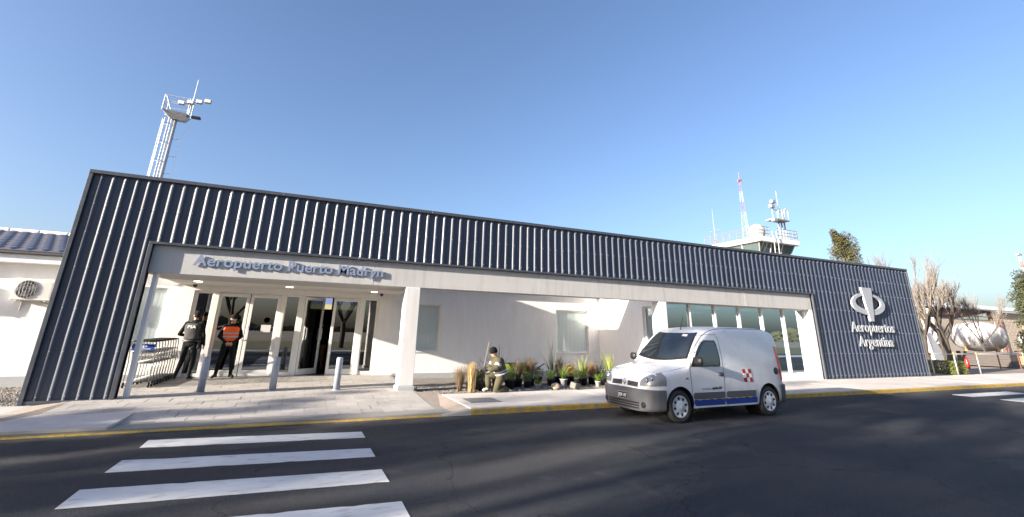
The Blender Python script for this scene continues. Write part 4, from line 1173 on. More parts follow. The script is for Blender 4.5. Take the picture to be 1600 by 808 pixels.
# guard in the orange vest, hands clasped in front, legs apart
J = standing(1.72, el_l=(-.29,-.02,1.16), el_r=(.29,-.02,1.16), wr_l=(-.09,.20,.98), wr_r=(.09,.20,.99), hd_l=(.9,.25,-.35), hd_r=(-.9,.25,-.35), pn_l=(0,-1,-.3), pn_r=(0,-1,-.3), curl=.8,
    kn_l=(-.16,.03,.50), kn_r=(.16,.03,.50), an_l=(-.18,-.02,.085), an_r=(.20,-.02,.085), to_l=(-.25,.11,.045), to_r=(.27,.11,.045), face=(-.30,1,-.12))
p2, I2 = person('guard in orange vest and black cap, hands clasped, standing before the glass doors', (-1.86,15.93,.198), PI+.12, J, uni)
part('safety_vest', torso_shell(I2,.16,1.10,.026), orange_m, p2, True, world=False)
for t_ in (.40,.62): part('reflective_band', torso_shell(I2,t_,t_+.085,.031,24,2), reflect_m, p2, True, world=False)
part('cap', cap_mesh(I2), blk_cl, p2, True, world=False); part('hair', hair_mesh(I2), hair_m, p2, True, world=False)
# traveller inside, behind the open leaf
J = standing(1.70)
civ = dict(uni); civ.update(hip=brown_tr, thigh=brown_tr, shin=brown_tr)
p3, I3 = person('traveller in dark jacket and brown trousers inside the open glass door', (.62,17.55,.19), PI*.1, J, civ)
part('hair', hair_mesh(I3), hair_m, p3, True, world=False)
part('jacket', torso_shell(I3,-.10,1.08,.022), blk_cl, p3, True, world=False)
# gardener: one knee down, leaning forward, arms reaching to the plant (faces -x)
J = dict(pelvis=(.10,0,.50), chest=(-.03,0,.88), neck=(-.085,0,.965), head=(-.115,0,1.02), face=(-1,0,-.40),
    sh_l=(-.02,-.185,.90), sh_r=(-.02,.185,.90), el_l=(-.17,-.25,.66), el_r=(-.20,.20,.66), wr_l=(-.42,-.16,.66), wr_r=(-.43,.10,.60),
    hd_l=(-1,.2,-.15), hd_r=(-1,-.1,-.1), pn_l=(0,1,-.3), pn_r=(0,-1,-.3), curl=.7, th_l=1, th_r=-1,
    hip_l=(.08,-.10,.47), hip_r=(.08,.10,.47), kn_l=(-.12,-.15,.075), kn_r=(-.27,.13,.42), an_l=(.27,-.14,.075), an_r=(-.22,.14,.09), to_l=(.36,-.14,.035), to_r=(-.38,.15,.05))
gd = dict(torso=olive_m, arm=olive_m, fore=olive_m, hip=olive_m, thigh=olive_m, shin=olive_m, foot=boot_pale, neck=olive_m, head=skin_m, hand=glove_m)
J = {k_: (tuple(c_*.88 for c_ in v_) if isinstance(v_, tuple) and k_ not in ('face','hd_l','hd_r','pn_l','pn_r') else v_) for k_, v_ in J.items()}
p4, I4 = person('gardener in olive overalls and black beanie kneeling to set a plant', (4.92,12.02,.098), .05, J, gd)
part('beanie', beanie_mesh(I4), beanie_m, p4, True, world=False)
part('jacket', torso_shell(I4,-.16,1.12,.040,28,12), olive_m, p4, True, world=False)
for t_ in (.02,.20): part('reflective_band', torso_shell(I4,t_,t_+.10,.047,28,2), reflect_m, p4, True, world=False)
for s in (-1,1):
    a, b, c = (V(J[k_ + ('_l' if s < 0 else '_r')]) for k_ in ('sh','el','wr'))
    g = MB(); g.tube([a+V((0,0,.02)),a.lerp(b,.4),b,b.lerp(c,.45),b.lerp(c,.9)],[.092,.086,.074,.064,.05],14); part('sleeve', g, olive_m, p4, True, world=False)
    g = MB(); g.tube([a.lerp(b,.42),a.lerp(b,.68)],[.091,.085],14); part('arm_band', g, reflect_m, p4, True, world=False)
    h_, k2, n2 = (V(J[k_ + ('_l' if s < 0 else '_r')]) for k_ in ('hip','kn','an'))
    g = MB(); g.tube([h_,h_.lerp(k2,.5),k2,k2.lerp(n2,.5),k2.lerp(n2,.92)],[.118,.104,.090,.080,.070],14); part('trouser_leg', g, olive_m, p4, True, world=False)
# ================================================================ street furniture and small things
boll_m = mat('bollard_paint', (0.27,0.30,0.37), .45, var=.06, vscale=10)
def bollard(x, y, lab):
    z = zr(y)-.004
    t = thing('bollard', lab, 'bollard', (x, y, z))
    g = MB(); g.lathe([(.078,0),(.078,.735),(.074,.752),(.060,.764),(.0,.770)], 24); part('post', g, boll_m, t, True, world=False)
    g = MB(); g.lathe([(.105,0),(.105,.012),(.098,.018),(.08,.019)], 24); part('base_flange', g, boll_m, t, True, world=False)
bollard(-1.92, 13.15, 'grey steel bollard standing between the two guards and the pavement')
bollard(-.45, 13.15, 'middle grey steel bollard of the row before the doors')
bollard(.99, 13.0, 'grey steel bollard nearest the white porch column')

# luggage trolleys nested in a row
steel = mat('trolley_steel', (0.20,0.20,0.20), .35, .5, var=.1, vscale=30)
tr_blue = mat('trolley_board_blue', (0.02,0.06,0.25), .4)
tr_white = mat('trolley_board_white', (.75,.76,.78), .5)
def make_trolley():
    t = thing('luggage_trolley', '', 'luggage trolley', (0,0,0))
    # local: y forward (into the row), x across
    R = .011
    g = MB()
    for s in (-1,1):
        g.tube([(s*.25,.0,.12),(s*.25,.02,.55),(s*.26,-.10,1.00),(s*.26,-.16,1.05)], R, 6)
        g.tube([(s*.25,.0,.14),(s*.24,.45,.13),(s*.20,.78,.12)], R, 6)
    g.tube([(-.25,.0,.14),(.25,.0,.14)],R,6); g.tube([(-.24,.4,.13),(.24,.4,.13)],R,6); g.tube([(-.20,.78,.12),(.20,.78,.12)],R,6)
    g.tube([(-.25,.02,.55),(.25,.02,.55)],R,6); g.tube([(-.26,-.05,.82),(.26,-.05,.82)],R,6)
    for i in range(1,5): g.tube([(-.25+i*.1,.0,.14),(-.24+i*.096,.45,.13),(-.20+i*.08,.78,.12)], .006, 5)
    for i in range(1,8): g.tube([(-.25+i*.0625,.02,.16),(-.25+i*.0625,.02,.55)], .004, 5)
    part('frame', g, steel, t, True, world=False)
    g = MB()
    for j in range(5):
        z = .60+j*.045; g.tube([(-.24,.03-j*.012,z),(-.22,.20,z),(.22,.20,z),(.24,.03-j*.012,z)], .004, 5)
    for i in range(9): g.tube([(-.2+i*.05,.19,.60),(-.2+i*.05,.20,.80)], .004, 5)
    part('basket', g, steel, t, True, world=False)
    g = MB(); g.tube([(-.27,-.16,1.05),(-.15,-.185,1.06),(.15,-.185,1.06),(.27,-.16,1.05)], .019, 8); part('handle', g, blk, t, True, world=False)
    for x_, y_ in ((-.25,.02),(.25,.02),(-.16,.70),(.16,.70)):
        g = MB(); g.lathe([(.058,-.014),(.062,0),(.058,.014)], 16, Matrix.Translation((x_,y_,.062)) @ Matrix.Rotation(PI/2,4,'Y')); w = part('wheel', g, blk, t, True, world=False)
        g = MB(); g.tube([(x_,y_,.062),(x_,y_,.13)], .012, 6); part('fork', g, steel, w, world=False)
    return t
def trolley_board(t):
    g = MB(); g.bbox(-.23,.23,-.075,-.06,.84,.99,.004); b = part('advert_board', g, tr_blue, t, world=False)
    g = MB(); n = 20; vs = []
    for i in range(n):
        a = 2*PI*i/n; vs += [(.075*math.cos(a),-.0765,.94+.026*math.sin(a)),(.055*math.cos(a),-.0765,.94+.014*math.sin(a))]
    g.add(vs, [(2*i,2*((i+1)%n),2*((i+1)%n)+1,2*i+1) for i in range(n)]); g.box(-.012,.012,-.0775,-.0752,.905,.972)
    g.box(-.15,.15,-.0775,-.0752,.872,.884)
    part('board_emblem', g, tr_white, b, world=False)
tro = make_trolley()
for i in range(9):
    o = tro if i == 0 else copy_tree(tro)
    y = 14.22+i*.215
    o.location = (-3.42+.012*i, y, zr(y)-.002); o.rotation_euler.z = rnd(-.02,.02)-.04
    o['label'] = ('foremost luggage trolley of the nested row, its blue board in view', 'second luggage trolley of the nested row, tucked into the foremost', 'third luggage trolley from the front of the nested row', 'fourth luggage trolley from the front of the nested row', 'fifth luggage trolley from the front, middle of the nested row', 'sixth luggage trolley from the front of the nested row', 'seventh luggage trolley from the front of the nested row', 'eighth luggage trolley of the nested row, last but one', 'last luggage trolley of the nested row, beside the black-clad guard')[i]
    o['group'] = 'luggage trolleys nested in the porch'
trolley_board(tro)

# air conditioner outdoor units on the white wall
ac_m = mat('ac_casing', (0.66,0.64,0.60), .5, var=.04, vscale=8)
def ac_unit(x, z, lab):
    t = thing('air_conditioner', lab, 'air conditioner', (x, 15.86, z))
    g = MB(); g.bbox(0,.78,0,.30,0,.54,.015); part('casing', g, ac_m, t, world=False)
    g = MB(); g.lathe([(.215,-.012),(.225,0),(.225,.01)], 28, Matrix.Translation((.27,-.006,.27)) @ Matrix.Rotation(PI/2,4,'X')); part('fan_opening', g, mat('fan_dark',(.05,.05,.055),.6), t, True, world=False)
    g = MB()
    for i in range(-3,4): h = math.sqrt(max(.0,.22**2-(i*.06)**2)); g.tube([(.27+i*.06,-.022,.27-h),(.27+i*.06,-.022,.27+h)],.0032,5)
    for r in (.08,.15,.22):
        g.tube([(.27+r*math.cos(2*PI*k_/20),-.022,.27+r*math.sin(2*PI*k_/20)) for k_ in range(21)],.0022,5)
    part('fan_grille', g, ac_m, t, world=False)
    for k_ in range(3):
        g = MB(); a = 2*PI*k_/3; c, s = math.cos(a), math.sin(a); c2, s2_ = math.cos(a+.8), math.sin(a+.8)
        g.add([(.27+.03*c,-.019,.27+.03*s),(.27+.20*c,-.019,.27+.20*s),(.27+.20*c2,-.0185,.27+.20*s2_),(.27+.03*c2,-.0185,.27+.03*s2_)],[(0,1,2,3)]); part('fan_blade', g, mat('fan_blade',(.16,.16,.17),.5), t, world=False)
    for i in range(9):
        g = MB(); g.box(.54,.74,-.006,.002,.08+i*.045,.10+i*.045); part('louvre', g, ac_m, t, world=False)
    for xx in (.10,.66):
        g = MB(); g.box(xx,xx+.03,.0,.335,-.03,-.001); g.box(xx,xx+.03,.305,.335,-.25,-.031); part('bracket', g, ac_m, t, world=False)
    g = MB(); g.tube([(.78,.15,.1),(.86,.18,.06),(.88,.30,-.05),(.70,.33,-.10),(.5,.335,-.03)],.016,8); part('pipe', g, ac_m, t, True, world=False)
ac_unit(-6.84, 2.13, 'white air conditioner unit on the side wall under the eave')
ac_unit(-9.1, 2.16, 'second air conditioner unit farther along the side wall')

# wheelbarrow behind the gardener
t = thing('wheelbarrow', 'green wheelbarrow with dark legs parked between the potted plants', 'wheelbarrow', (5.98,13.75,.10))
wb = mat('barrow_green', (0.10,0.13,0.015), .5, var=.15, vscale=12)
g = MB(); A = [(0,.0,.56),(.86,.0,.56),(.86,.62,.56),(0,.62,.56)]; B = [(.22,.10,.28),(.70,.10,.28),(.70,.52,.28),(.22,.52,.28)]
A2 = [(x*.97+.012,y*.95+.015,z) for x,y,z in A]; B2 = [(x,y,z+.015) for x,y,z in B]
g.add(A+B+A2+B2, [(4,5,6,7)]+[(i,(i+1)%4,(i+1)%4+4,i+4) for i in range(4)]+[(15,14,13,12)]+[(i+8,i+12,(i+1)%4+12,(i+1)%4+8) for i in range(4)]+[(i,i+8,(i+1)%4+8,(i+1)%4) for i in range(4)])
part('tray', g, wb, t, world=False)
g = MB()
for yy in (.12,.50):
    g.tube([(.02,yy+.0,.27),(.75,yy,.26),(1.28,yy+(.06 if yy > .3 else -.06),.56)],.017,8)
    g.tube([(.72,yy,.26),(.84,yy,.02),(.92,yy,.02),(1.02,yy,.42)],.014,8)
part('frame', g, blk, t, True, world=False)
g = MB(); g.lathe([(.10,-.03),(.17,-.035),(.18,0),(.17,.035),(.10,.03)], 22, Matrix.Translation((.0,.31,.18)) @ Matrix.Rotation(PI/2,4,'X')); part('wheel', g, tyre_m, t, True, world=False)

# stones and a loose block on the edge of the bed
def rock(x, y, r, lab, seed, cat='rock'):
    rs = random.Random(seed); bm = bmesh.new(); bmesh.ops.create_icosphere(bm, subdivisions=3, radius=1)
    dirs = [(Vector((rs.gauss(0,1),rs.gauss(0,1),rs.gauss(0,1))).normalized(), rs.uniform(.72,.98)) for _ in range(16)]
    for v in bm.verts:
        for d, l in dirs:
            q = v.co.dot(d)
            if q > l: v.co -= d*(q-l)*.8
        v.co = Vector((v.co.x*r*1.15, v.co.y*r, v.co.z*r*.85))
    me = bpy.data.meshes.new('rock'); bm.to_mesh(me); bm.free(); me.materials.append(mat('rock_tan',(0.44,0.34,0.25),.9,var=.2,vscale=14,bump=.6,bscale=40))
    me.polygons.foreach_set('use_smooth',[True]*len(me.polygons))
    tag(link('rock', me, None, (x,y,.10+r*.55)), lab, cat)
rock(6.75,12.18,.125,'larger tan boulder lying on the edge of the planting bed',3)
rock(6.63,12.95,.095,'smaller tan boulder behind the larger one in the planting bed',9)
g = MB(); g.bbox(-.15,.15,-.09,.09,0,.16,.012)
o = tag(part('concrete_block', g, mat('block_dark',(.13,.13,.11),.8,var=.2,vscale=15), None), 'dark concrete block tipped beside the larger boulder', 'block'); o.location = (7.26,11.98,.12); o.rotation_euler = (.2,.15,.5)

# ---------------------------------------------------------------- potted plants
pot_m = mat('pot_black', (0.018,0.018,0.02), .6); pot_g = mat('pot_grey', (0.45,0.45,0.46), .7)
def pot(t, r, h, m):
    g = MB(); g.lathe([(r*.72,0),(r*.95,h*.88),(r*1.05,h*.88),(r*1.05,h),(r*.92,h),(r*.88,h*.86),(0,h*.86)], 18); part('pot', g, m, t, True, world=False)
def blades(n, L0, L1, w, lean0, lean1, droop, z0, rs, spread=.04, segs=5):
    g = MB()
    for _ in range(n):
        a = rs.uniform(0, 2*PI); ln = rs.uniform(L0, L1); le = rs.uniform(lean0, lean1); dr = rs.uniform(.5,1.2)*droop
        p = Vector((spread*rs.uniform(-1,1), spread*rs.uniform(-1,1), z0)); th = le; d = Vector((math.cos(a), math.sin(a), 0)); sd = Vector((-math.sin(a), math.cos(a), 0))
        vs = []; 
        for i in range(segs+1):
            t = i/segs; ww = w*(1-.2*(1-t)*0)*(1-t**2)*(.6+.8*min(1,t*3))*.7
            vs += [p+sd*ww, p-sd*ww+Vector((0,0,.3*ww))]
            p = p+(d*math.sin(th)+Vector((0,0,math.cos(th))))*ln/segs; th += dr/segs
        g.add(vs, [(2*i,2*i+1,2*i+3,2*i+2) for i in range(segs)])
    return g
lm = dict(phor=leaf_mat('leaf_phormium',(0.20,0.24,0.05),(0.36,0.38,0.13),.5), dark=leaf_mat('leaf_dark_spike',(0.03,0.045,0.03),(0.07,0.085,0.055),.45),
    green=leaf_mat('leaf_green',(0.09,0.16,0.025),(0.20,0.28,0.05),.5), tan=leaf_mat('grass_tan',(0.40,0.28,0.13),(0.55,0.42,0.22),.8), brown=leaf_mat('grass_brown',(0.13,0.09,0.055),(0.26,0.19,0.12),.8),
    gold=leaf_mat('leaf_gold',(0.25,0.20,0.03),(0.42,0.33,0.07),.6), deep=leaf_mat('leaf_deep',(0.035,0.07,0.018),(0.09,0.14,0.03),.5), orange=leaf_mat('grass_orange',(0.30,0.17,0.08),(0.42,0.27,0.14),.8))
def bush(n, r, h, ls, z0, rs):
    g = MB()
    for _ in range(n):
        v = Vector((rs.gauss(0,1),rs.gauss(0,1),rs.gauss(0,1))).normalized()*rs.random()**.4
        p = Vector((v.x*r, v.y*r, z0+h*.5+v.z*h*.5)); a = Vector((rs.gauss(0,1),rs.gauss(0,1),rs.gauss(0,.6)+.5)).normalized(); b = a.orthogonal().normalized(); s = ls*rs.uniform(.6,1.3)
        g.add([p-b*s*.3, p+a*s*.5-b*.0+b*s*.0-a*s*.0, p+a*s, p+a*s*.5+b*s*.35], [(0,1,2,3)])
    return g
def plant(x, y, kind, lab, seed, sc=1.0, potr=.12, poth=.2, pm=None, name='potted_plant', cat='plant'):
    rs = random.Random(seed); t = thing(name, lab, cat, (x, y, .095))
    z0 = 0
    if potr: pot(t, potr, poth, pm or pot_m); z0 = poth*.86
    K = {'phor': lambda: (blades(34,.45*sc,.95*sc,.020,.02,.50,.35,z0,rs), lm['phor']),
         'spike': lambda: (blades(30,.55*sc,1.05*sc,.013,.05,1.05,.10,z0,rs), lm['dark']),
         'green': lambda: (blades(46,.22*sc,.42*sc,.016,.1,.8,.7,z0,rs), lm['green']),
         'tan': lambda: (blades(420,.50*sc,.80*sc,.006,.0,.14,.06,z0,rs,.085,4), lm['tan']),
         'feather': lambda: (blades(420,.40*sc,.75*sc,.004,.0,.40,.25,z0,rs,.05,4), lm['brown']),
         'orange': lambda: (blades(360,.30*sc,.55*sc,.004,.05,.75,.5,z0,rs,.05,4), lm['orange']),
         'bush': lambda: (bush(420,.17*sc,.32*sc,.055,z0,rs), lm['deep']),
         'gold': lambda: (bush(420,.20*sc,.36*sc,.05,z0,rs), lm['gold'])}
    g, m_ = K[kind](); part('foliage', g, m_, t, world=False, normals=False)
    if kind == 'spike': part('stem', MB().tube([(0,0,z0-.02),(0,0,z0+.12)],.02,8), lm['dark'], t, world=False)
    return t
plant(4.02,12.45,'feather','dark brown feather grass leaning away from the tan grass clump',1,1.0,0)
p_ = plant(4.28,12.22,'tan','upright tan straw grass clump just in front of the kneeling gardener',2,1.0,0)
plant(4.52,12.55,'spike','dark spiky plant the gardener is reaching into',3,.75,.11,.2)
plant(4.60,12.32,'bush','low dark green leafy plant in black pot by the gardener hands',4,1.0,.13,.22)
plant(5.22,12.75,'spike','tall dark spiky plant right behind the gardener',5,1.0,.13,.24)
plant(5.50,12.55,'bush','dark green bush in black pot behind the gardener boots',6,1.15,.15,.26)
plant(5.95,12.95,'feather','brown feather grass in front of the green wheelbarrow tray',7,.85,.13,.22)
plant(6.40,13.05,'feather','brown feather grass beside the wheelbarrow handles',8,.9,.13,.22)
plant(6.36,12.5,'green','small pale green sprout standing before the feather grass',9,.6,.07,.12,pot_g)
plant(6.80,13.35,'bush','small dark shrub in black pot behind the two boulders',10,1.0,.13,.22)
plant(7.25,13.25,'spike','wide dark spiky plant with long radiating leaves below the blind window',11,1.15,.14,.24)
plant(7.42,12.88,'green','bright green strappy plant in grey pot beside the wide spiky plant',12,1.1,.12,.2,pot_g)
plant(7.78,13.2,'gold','golden yellow shrub in black pot between the strappy plants',13,1.15,.15,.24)
plant(7.88,12.8,'bush','low green bush in black pot before the golden shrub',14,.8,.13,.22)
plant(8.12,12.88,'phor','upright yellow green flax plant in black pot under the window corner',15,.95,.13,.22)
plant(8.55,13.05,'orange','orange brown grass tuft in black pot between two flax plants',16,1.1,.14,.22)
plant(8.36,12.45,'green','small green plant in pale pot in front of the orange grass',17,.8,.09,.16,pot_g)
plant(8.78,12.75,'bush','low leafy bush in black pot beside the orange grass',18,.8,.13,.2)
plant(8.74,12.36,'phor','largest yellow green flax plant, beside the van bonnet',19,1.12,.14,.22)
EXTRA = [(5.35,13.2,'green','strappy green plant in black pot behind the dark bush',51,1.0),(5.72,12.85,'green','low strappy plant in black pot between bush and feather grass',52,.9),
    (6.15,12.75,'bush','small leafy bush in black pot before the wheelbarrow',53,.75),(6.62,13.6,'feather','feather grass tuft against the wall behind the wheelbarrow handles',54,.9),
    (7.02,12.95,'bush','round dark bush in black pot next to the wide spiky plant',55,.9),(7.62,13.5,'feather','feather grass in black pot behind the bright green plant',56,.95),
    (8.02,13.45,'orange','rusty orange grass in black pot behind the first flax plant',57,1.0),(8.3,13.15,'bush','dark leafy bush in black pot behind the small pale pot',58,1.0),
    (8.95,13.3,'spike','dark spiky plant in black pot behind the largest flax',59,.8),(4.75,12.95,'bush','dark bush in black pot behind the leaning stake',60,1.1),
    (9.1,12.7,'green','bright strappy plant in black pot hidden behind the van bonnet',61,1.0),(4.38,12.7,'feather','brown feather grass between tan clump and spiky plant',62,.8)]
for x, y, kd, lb, sd, sc_ in EXTRA: plant(x, y, kd, lb, sd, sc_, .12, .2)
g = MB(); g.tube([(4.72,12.75,.08),(4.84,12.78,.8),(4.95,12.8,1.32)],[.016,.014,.012],8); tag(part('wooden_stake', g, mat('stake_wood',(.20,.15,.11),.8,var=.2,vscale=20), None), 'thin leaning wooden stake above the gardener hands', 'stake')
rs = random.Random(77)
for i, (x, y) in enumerate(((-5.75,13.1),)):
    plant(x,y,'tan','dry tan grass tuft on the gravel beside the side wall',40+i,.45,0)
# ================================================================ behind the terminal
mast_w = mat('mast_white', (0.45,0.45,0.44), .5, var=.05, vscale=6)
galv = mat('galvanised', (0.34,0.35,0.36), .45, .4, var=.1, vscale=10)
red_p = mat('aviation_red', (0.26,0.12,0.10), .6, var=.1)
lamp_f = mat('flood_lens', (0.85,0.83,0.75), .15, spec=.8)
def lattice(g, x, y, z0, z1, w0, w1, n, r, faces=4):
    """square lattice mast"""
    C = [(-1,-1),(1,-1),(1,1),(-1,1)][:faces] if faces == 4 else [(0,-1),(.87,.5),(-.87,.5)]
    P = lambda c, t: Vector((x+c[0]*(w0+(w1-w0)*t)/2, y+c[1]*(w0+(w1-w0)*t)/2, z0+(z1-z0)*t))
    for c in C: g.tube([P(c,0),P(c,1)], r, 6)
    for i in range(n):
        for a, b in zip(C, C[1:]+C[:1]):
            g.tube([P(a,i/n), P(b,(i+1)/n)] if i % 2 else [P(b,i/n), P(a,(i+1)/n)], r*.6, 4)
            g.tube([P(a,(i+1)/n), P(b,(i+1)/n)], r*.6, 4)
# ---- floodlight mast
mx_, my_ = -8.95, 32.0
M1 = thing('floodlight_mast', 'white floodlight mast with railed platform and ladder behind the dark screen', 'mast', (mx_, my_, 0))
g = MB(); g.tube([(0,0,0),(0,0,7),(0,0,13.75)],[.16,.13,.11],14); part('pole', g, mast_w, M1, True, world=False)
g = MB()
for dx in (-.16,-.30): g.tube([(dx,-.1,.3),(dx,-.1,13.9)],.028,6)
for i in range(44): g.tube([(-.16,-.1,.6+i*.3),(-.30,-.1,.6+i*.3)],.012,5)
part('ladder', g, mast_w, M1, world=False)
g = MB()
for dx, dy in ((-.46,-.25),(-.62,-.05),(-.62,.2)): g.tube([(dx,dy,2.4),(dx,dy,13.7)],.022,6)
for i in range(10):
    z = 2.6+i*1.2
    g.tube([(-.16,-.1,z),(-.46,-.25,z),(-.62,-.05,z),(-.62,.2,z),(-.30,.1,z)],.018,6)
part('ladder_cage', g, mast_w, M1, world=False)
g = MB(); g.add([(-.70,-.45,14.17),(.65,-.45,14.10),(.65,.45,14.10),(-.70,.45,14.17),(-.22,-.2,13.70),(.52,-.2,13.70),(.52,.2,13.70),(-.22,.2,13.70)],[(0,1,2,3),(4,7,6,5),(0,4,5,1),(1,5,6,2),(2,6,7,3),(3,7,4,0)]); part('platform', g, galv, M1, world=False)
g = MB()
for dx, dy in ((-.68,-.43),(.63,-.43),(.63,.43),(-.68,.43)): g.tube([(dx,dy,14.1),(dx,dy,15.12)],.03,6)
for z in (14.62,15.1): g.tube([(-.68,-.43,z),(.63,-.43,z),(.63,.43,z),(-.68,.43,z),(-.68,-.43,z)],.024,6)
g.tube([(-.62,-.43,15.1),(-.25,-.43,14.2)],.03,6)
part('railing', g, mast_w, M1, world=False)
g = MB(); g.tube([(.66,-.3,14.0),(.74,-.3,15.25)],.035,6); g.tube([(.1,-.35,14.70),(1.75,-.55,15.18)],.035,6); part('lamp_arm', g, galv, M1, world=False)
for i in range(4):
    cx_, cz_ = .28+i*.44, 14.66+i*.13
    g = MB(); g.bbox(cx_-.17,cx_+.17,-.75,-.55,cz_-.13,cz_+.13,.03); f_ = part('floodlight', g, galv, M1, world=False)
    g = MB(); g.bbox(cx_-.14,cx_+.14,-.762,-.751,cz_-.10,cz_+.10,.005); part('lens', g, lamp_f, f_, world=False)
g = MB(); g.bbox(.85,1.35,-.5,-.2,13.88,14.02,.03); g.tube([(.6,-.3,13.95),(.9,-.35,13.95)],.03,6); part('floodlight', g, black_p, M1, world=False)
g = MB(); g.tube([(.74,-.3,15.2),(.74,-.3,16.55)],[.025,.018],6); part('lightning_rod', g, mast_w, M1, world=False)
g = MB()
for z in (10.2,11.3,12.45): g.tube([(.12,-.05,z),(.55,-.1,z+.02)],.018,5)
g.tube([(.52,-.1,9.0),(.50,-.1,12.5),(.9,-.2,13.6)],.010,5); part('step_irons', g, galv, M1, world=False)

# ---- control tower
TW = thing('control_tower', 'white control tower cab with glazed sides, roof railing and white radome', 'tower', (30.9, 24.5, 0))
tg = mat('tower_glass', (0.07,0.10,0.10), .05, spec=.9, coat=.3)
x0, x1, y0, y1 = 28.7, 32.95, 22.0, 27.0
g = MB(); g.box(x0+.9,x1-.9,y0+.9,y1-.9,0,6.5); part('shaft', g, render_w, TW)
g = MB(); zb_, zt_ = 6.45, 7.80; A = [(x0+.75,y0+.75),(x1-.75,y0+.75),(x1-.75,y1-.75),(x0+.75,y1-.75)]; B = [(x0+.28,y0+.28),(x1-.28,y0+.28),(x1-.28,y1-.28),(x0+.28,y1-.28)]
for i in range(4):
    (ax,ay),(bx2,by2) = A[i],A[(i+1)%4]; (cx2,cy2),(dx2,dy2) = B[(i+1)%4],B[i]
    for j in range(3):
        q = lambda t: ((ax+(bx2-ax)*t, ay+(by2-ay)*t, zb_), (dx2+(cx2-dx2)*t, dy2+(cy2-dy2)*t, zt_))
        a0, a1 = q(j/3+.01); b0, b1 = q((j+1)/3-.01)
        gg = MB(); gg.quad(a0,b0,b1,a1); part('cab_pane', gg, tg, TW)
    for j in range(4):
        a0, a1 = q(j/3) if j < 3 else q(1.0)
        gg = MB(); gg.tube([a0,a1],.045,6); part('cab_mullion', gg, mast_w, TW)
g = MB(); g.box(x0+.8,x1-.8,y0+.8,y1-.8,6.46,7.79); part('cab_core', g, mat('cab_inside',(0.10,0.11,0.105),.8), TW)
g = MB(); g.bbox(x0,x1,y0,y1,7.80,8.14,.03); part('cab_roof', g, render_w, TW)
g = MB(); zr0, zr1 = 8.14, 8.88
posts = []
for i in range(9): posts += [(x0+.05, y0+.05+i*(y1-y0-.1)/8)]
for i in range(1,4): posts += [(x0+.05+i*.38, y0+.05)]
for i in range(0,6): posts += [(x0+2.0+i*.42, y0+.05)]
for i in range(9): posts += [(x1-.1, y0+.05+i*(y1-y0-.1)/8)]
for px, py in posts: g.tube([(px,py,zr0),(px,py,zr1)],.022,5)
for z in (zr1, zr0+.25, zr0+.5):
    g.tube([(x0+.05,y1-.05,z),(x0+.05,y0+.05,z),(x0+1.2,y0+.05,z)],.022,5); g.tube([(x0+2.0,y0+.05,z),(x1-.1,y0+.05,z),(x1-.1,y1-.05,z)],.022,5)
part('roof_railing', g, mat('railing_brown',(0.16,0.13,0.11),.6), TW)
g = MB()
for dx in (0,.42): g.tube([(x0+1.32+dx,y0-.02,6.0),(x0+1.32+dx,y0-.12,7.7),(x0+1.32+dx,y0-.05,8.6)],.025,6)
for i in range(9): g.tube([(x0+1.32,y0-.07,6.2+i*.28),(x0+1.74,y0-.07,6.2+i*.28)],.014,5)
part('cab_ladder', g, mast_w, TW)
g = MB(); g.ell((x0+.95,y0+.85,8.68),(.56,.56,.56),20,14); g.lathe([(.46,8.14),(.46,8.45),(.42,8.55)],18,Matrix.Translation((x0+.95,y0+.85,0))); part('radome', g, mast_w, TW, True)
TW.location.z = .33
# aerials on the tower
am = thing('aerial_mast', 'slim red and white lattice aerial mast rising behind the tower radome', 'mast', (30.2,24.2,0.3))
for i in range(6):
    g = MB(); lattice(g, 0,0, 8.0+i*.85, 8.85+i*.85, .62-.085*i, .62-.085*(i+1), 2, .009, 3); part('mast_section', g, (mast_w, red_p)[i % 2] if i > 2 else mast_w, am, world=False)
g = MB(); g.tube([(0,0,0),(0,0,8.0)],.2,8); part('pole', g, mast_w, am, True, world=False)
g = MB(); g.tube([(0,0,13.1),(0,0,13.9)],.02,5); g.box(-.18,-.04,-.05,.05,13.05,13.22); g.box(.06,.2,-.05,.05,13.15,13.32); part('obstruction_light', g, red_p, am, world=False)
g = MB(); g.ell((.1,-.15,9.35),(.13,.13,.13),10,6); g.ell((.35,-.1,9.3),(.1,.1,.1),10,6); part('microwave_dish', g, mast_w, am, world=False)
fl2 = thing('floodlight_mast', 'white floodlight mast with curved arms beyond the tower railing', 'mast', (34.1,24.0,0.2))
g = MB()
for dx in (-.34,.0,.34): g.tube([(dx,0,0),(dx,0,10.3)],.06,8)
for i in range(12): g.tube([(-.34,0,2+i*.7),(.34,0,2+i*.7)],.03,6)
part('pole', g, mast_w, fl2, True, world=False)
g = MB(); g.bbox(-1.3,.5,-.4,.4,10.3,10.42,.02); part('platform', g, galv, fl2, world=False)
g = MB()
for dx in (-.45,.25): g.tube([(dx-.35,-.35,10.42),(dx-.25,-.35,11.1),(dx,-.35,11.35),(dx+.2,-.35,11.1),(dx+.25,-.35,10.42)],.06,8)
g.tube([(-1.3,-.3,10.45),(-1.3,-.3,11.2),(-.4,-.3,11.0)],.04,6); g.tube([(-.1,0,11.2),(-.1,0,12.9)],.02,5); part('arm', g, mast_w, fl2, True, world=False)
for (dx,dz) in ((-1.35,11.35),(-1.15,11.75),(-1.25,10.25)):
    g = MB(); g.bbox(dx-.22,dx+.22,-.5,-.2,dz-.14,dz+.14,.04); part('floodlight', g, galv, fl2, world=False)
wa = thing('whip_aerial', 'thin whip aerial with cross arms at the far end of the tower roof', 'aerial', (x0+.4,y1-.8,8.47))
g = MB(); g.tube([(0,0,0),(0,0,1.4),(0,0,3.0)],[.04,.03,.012],6); part('whip', g, galv, wa, world=False)
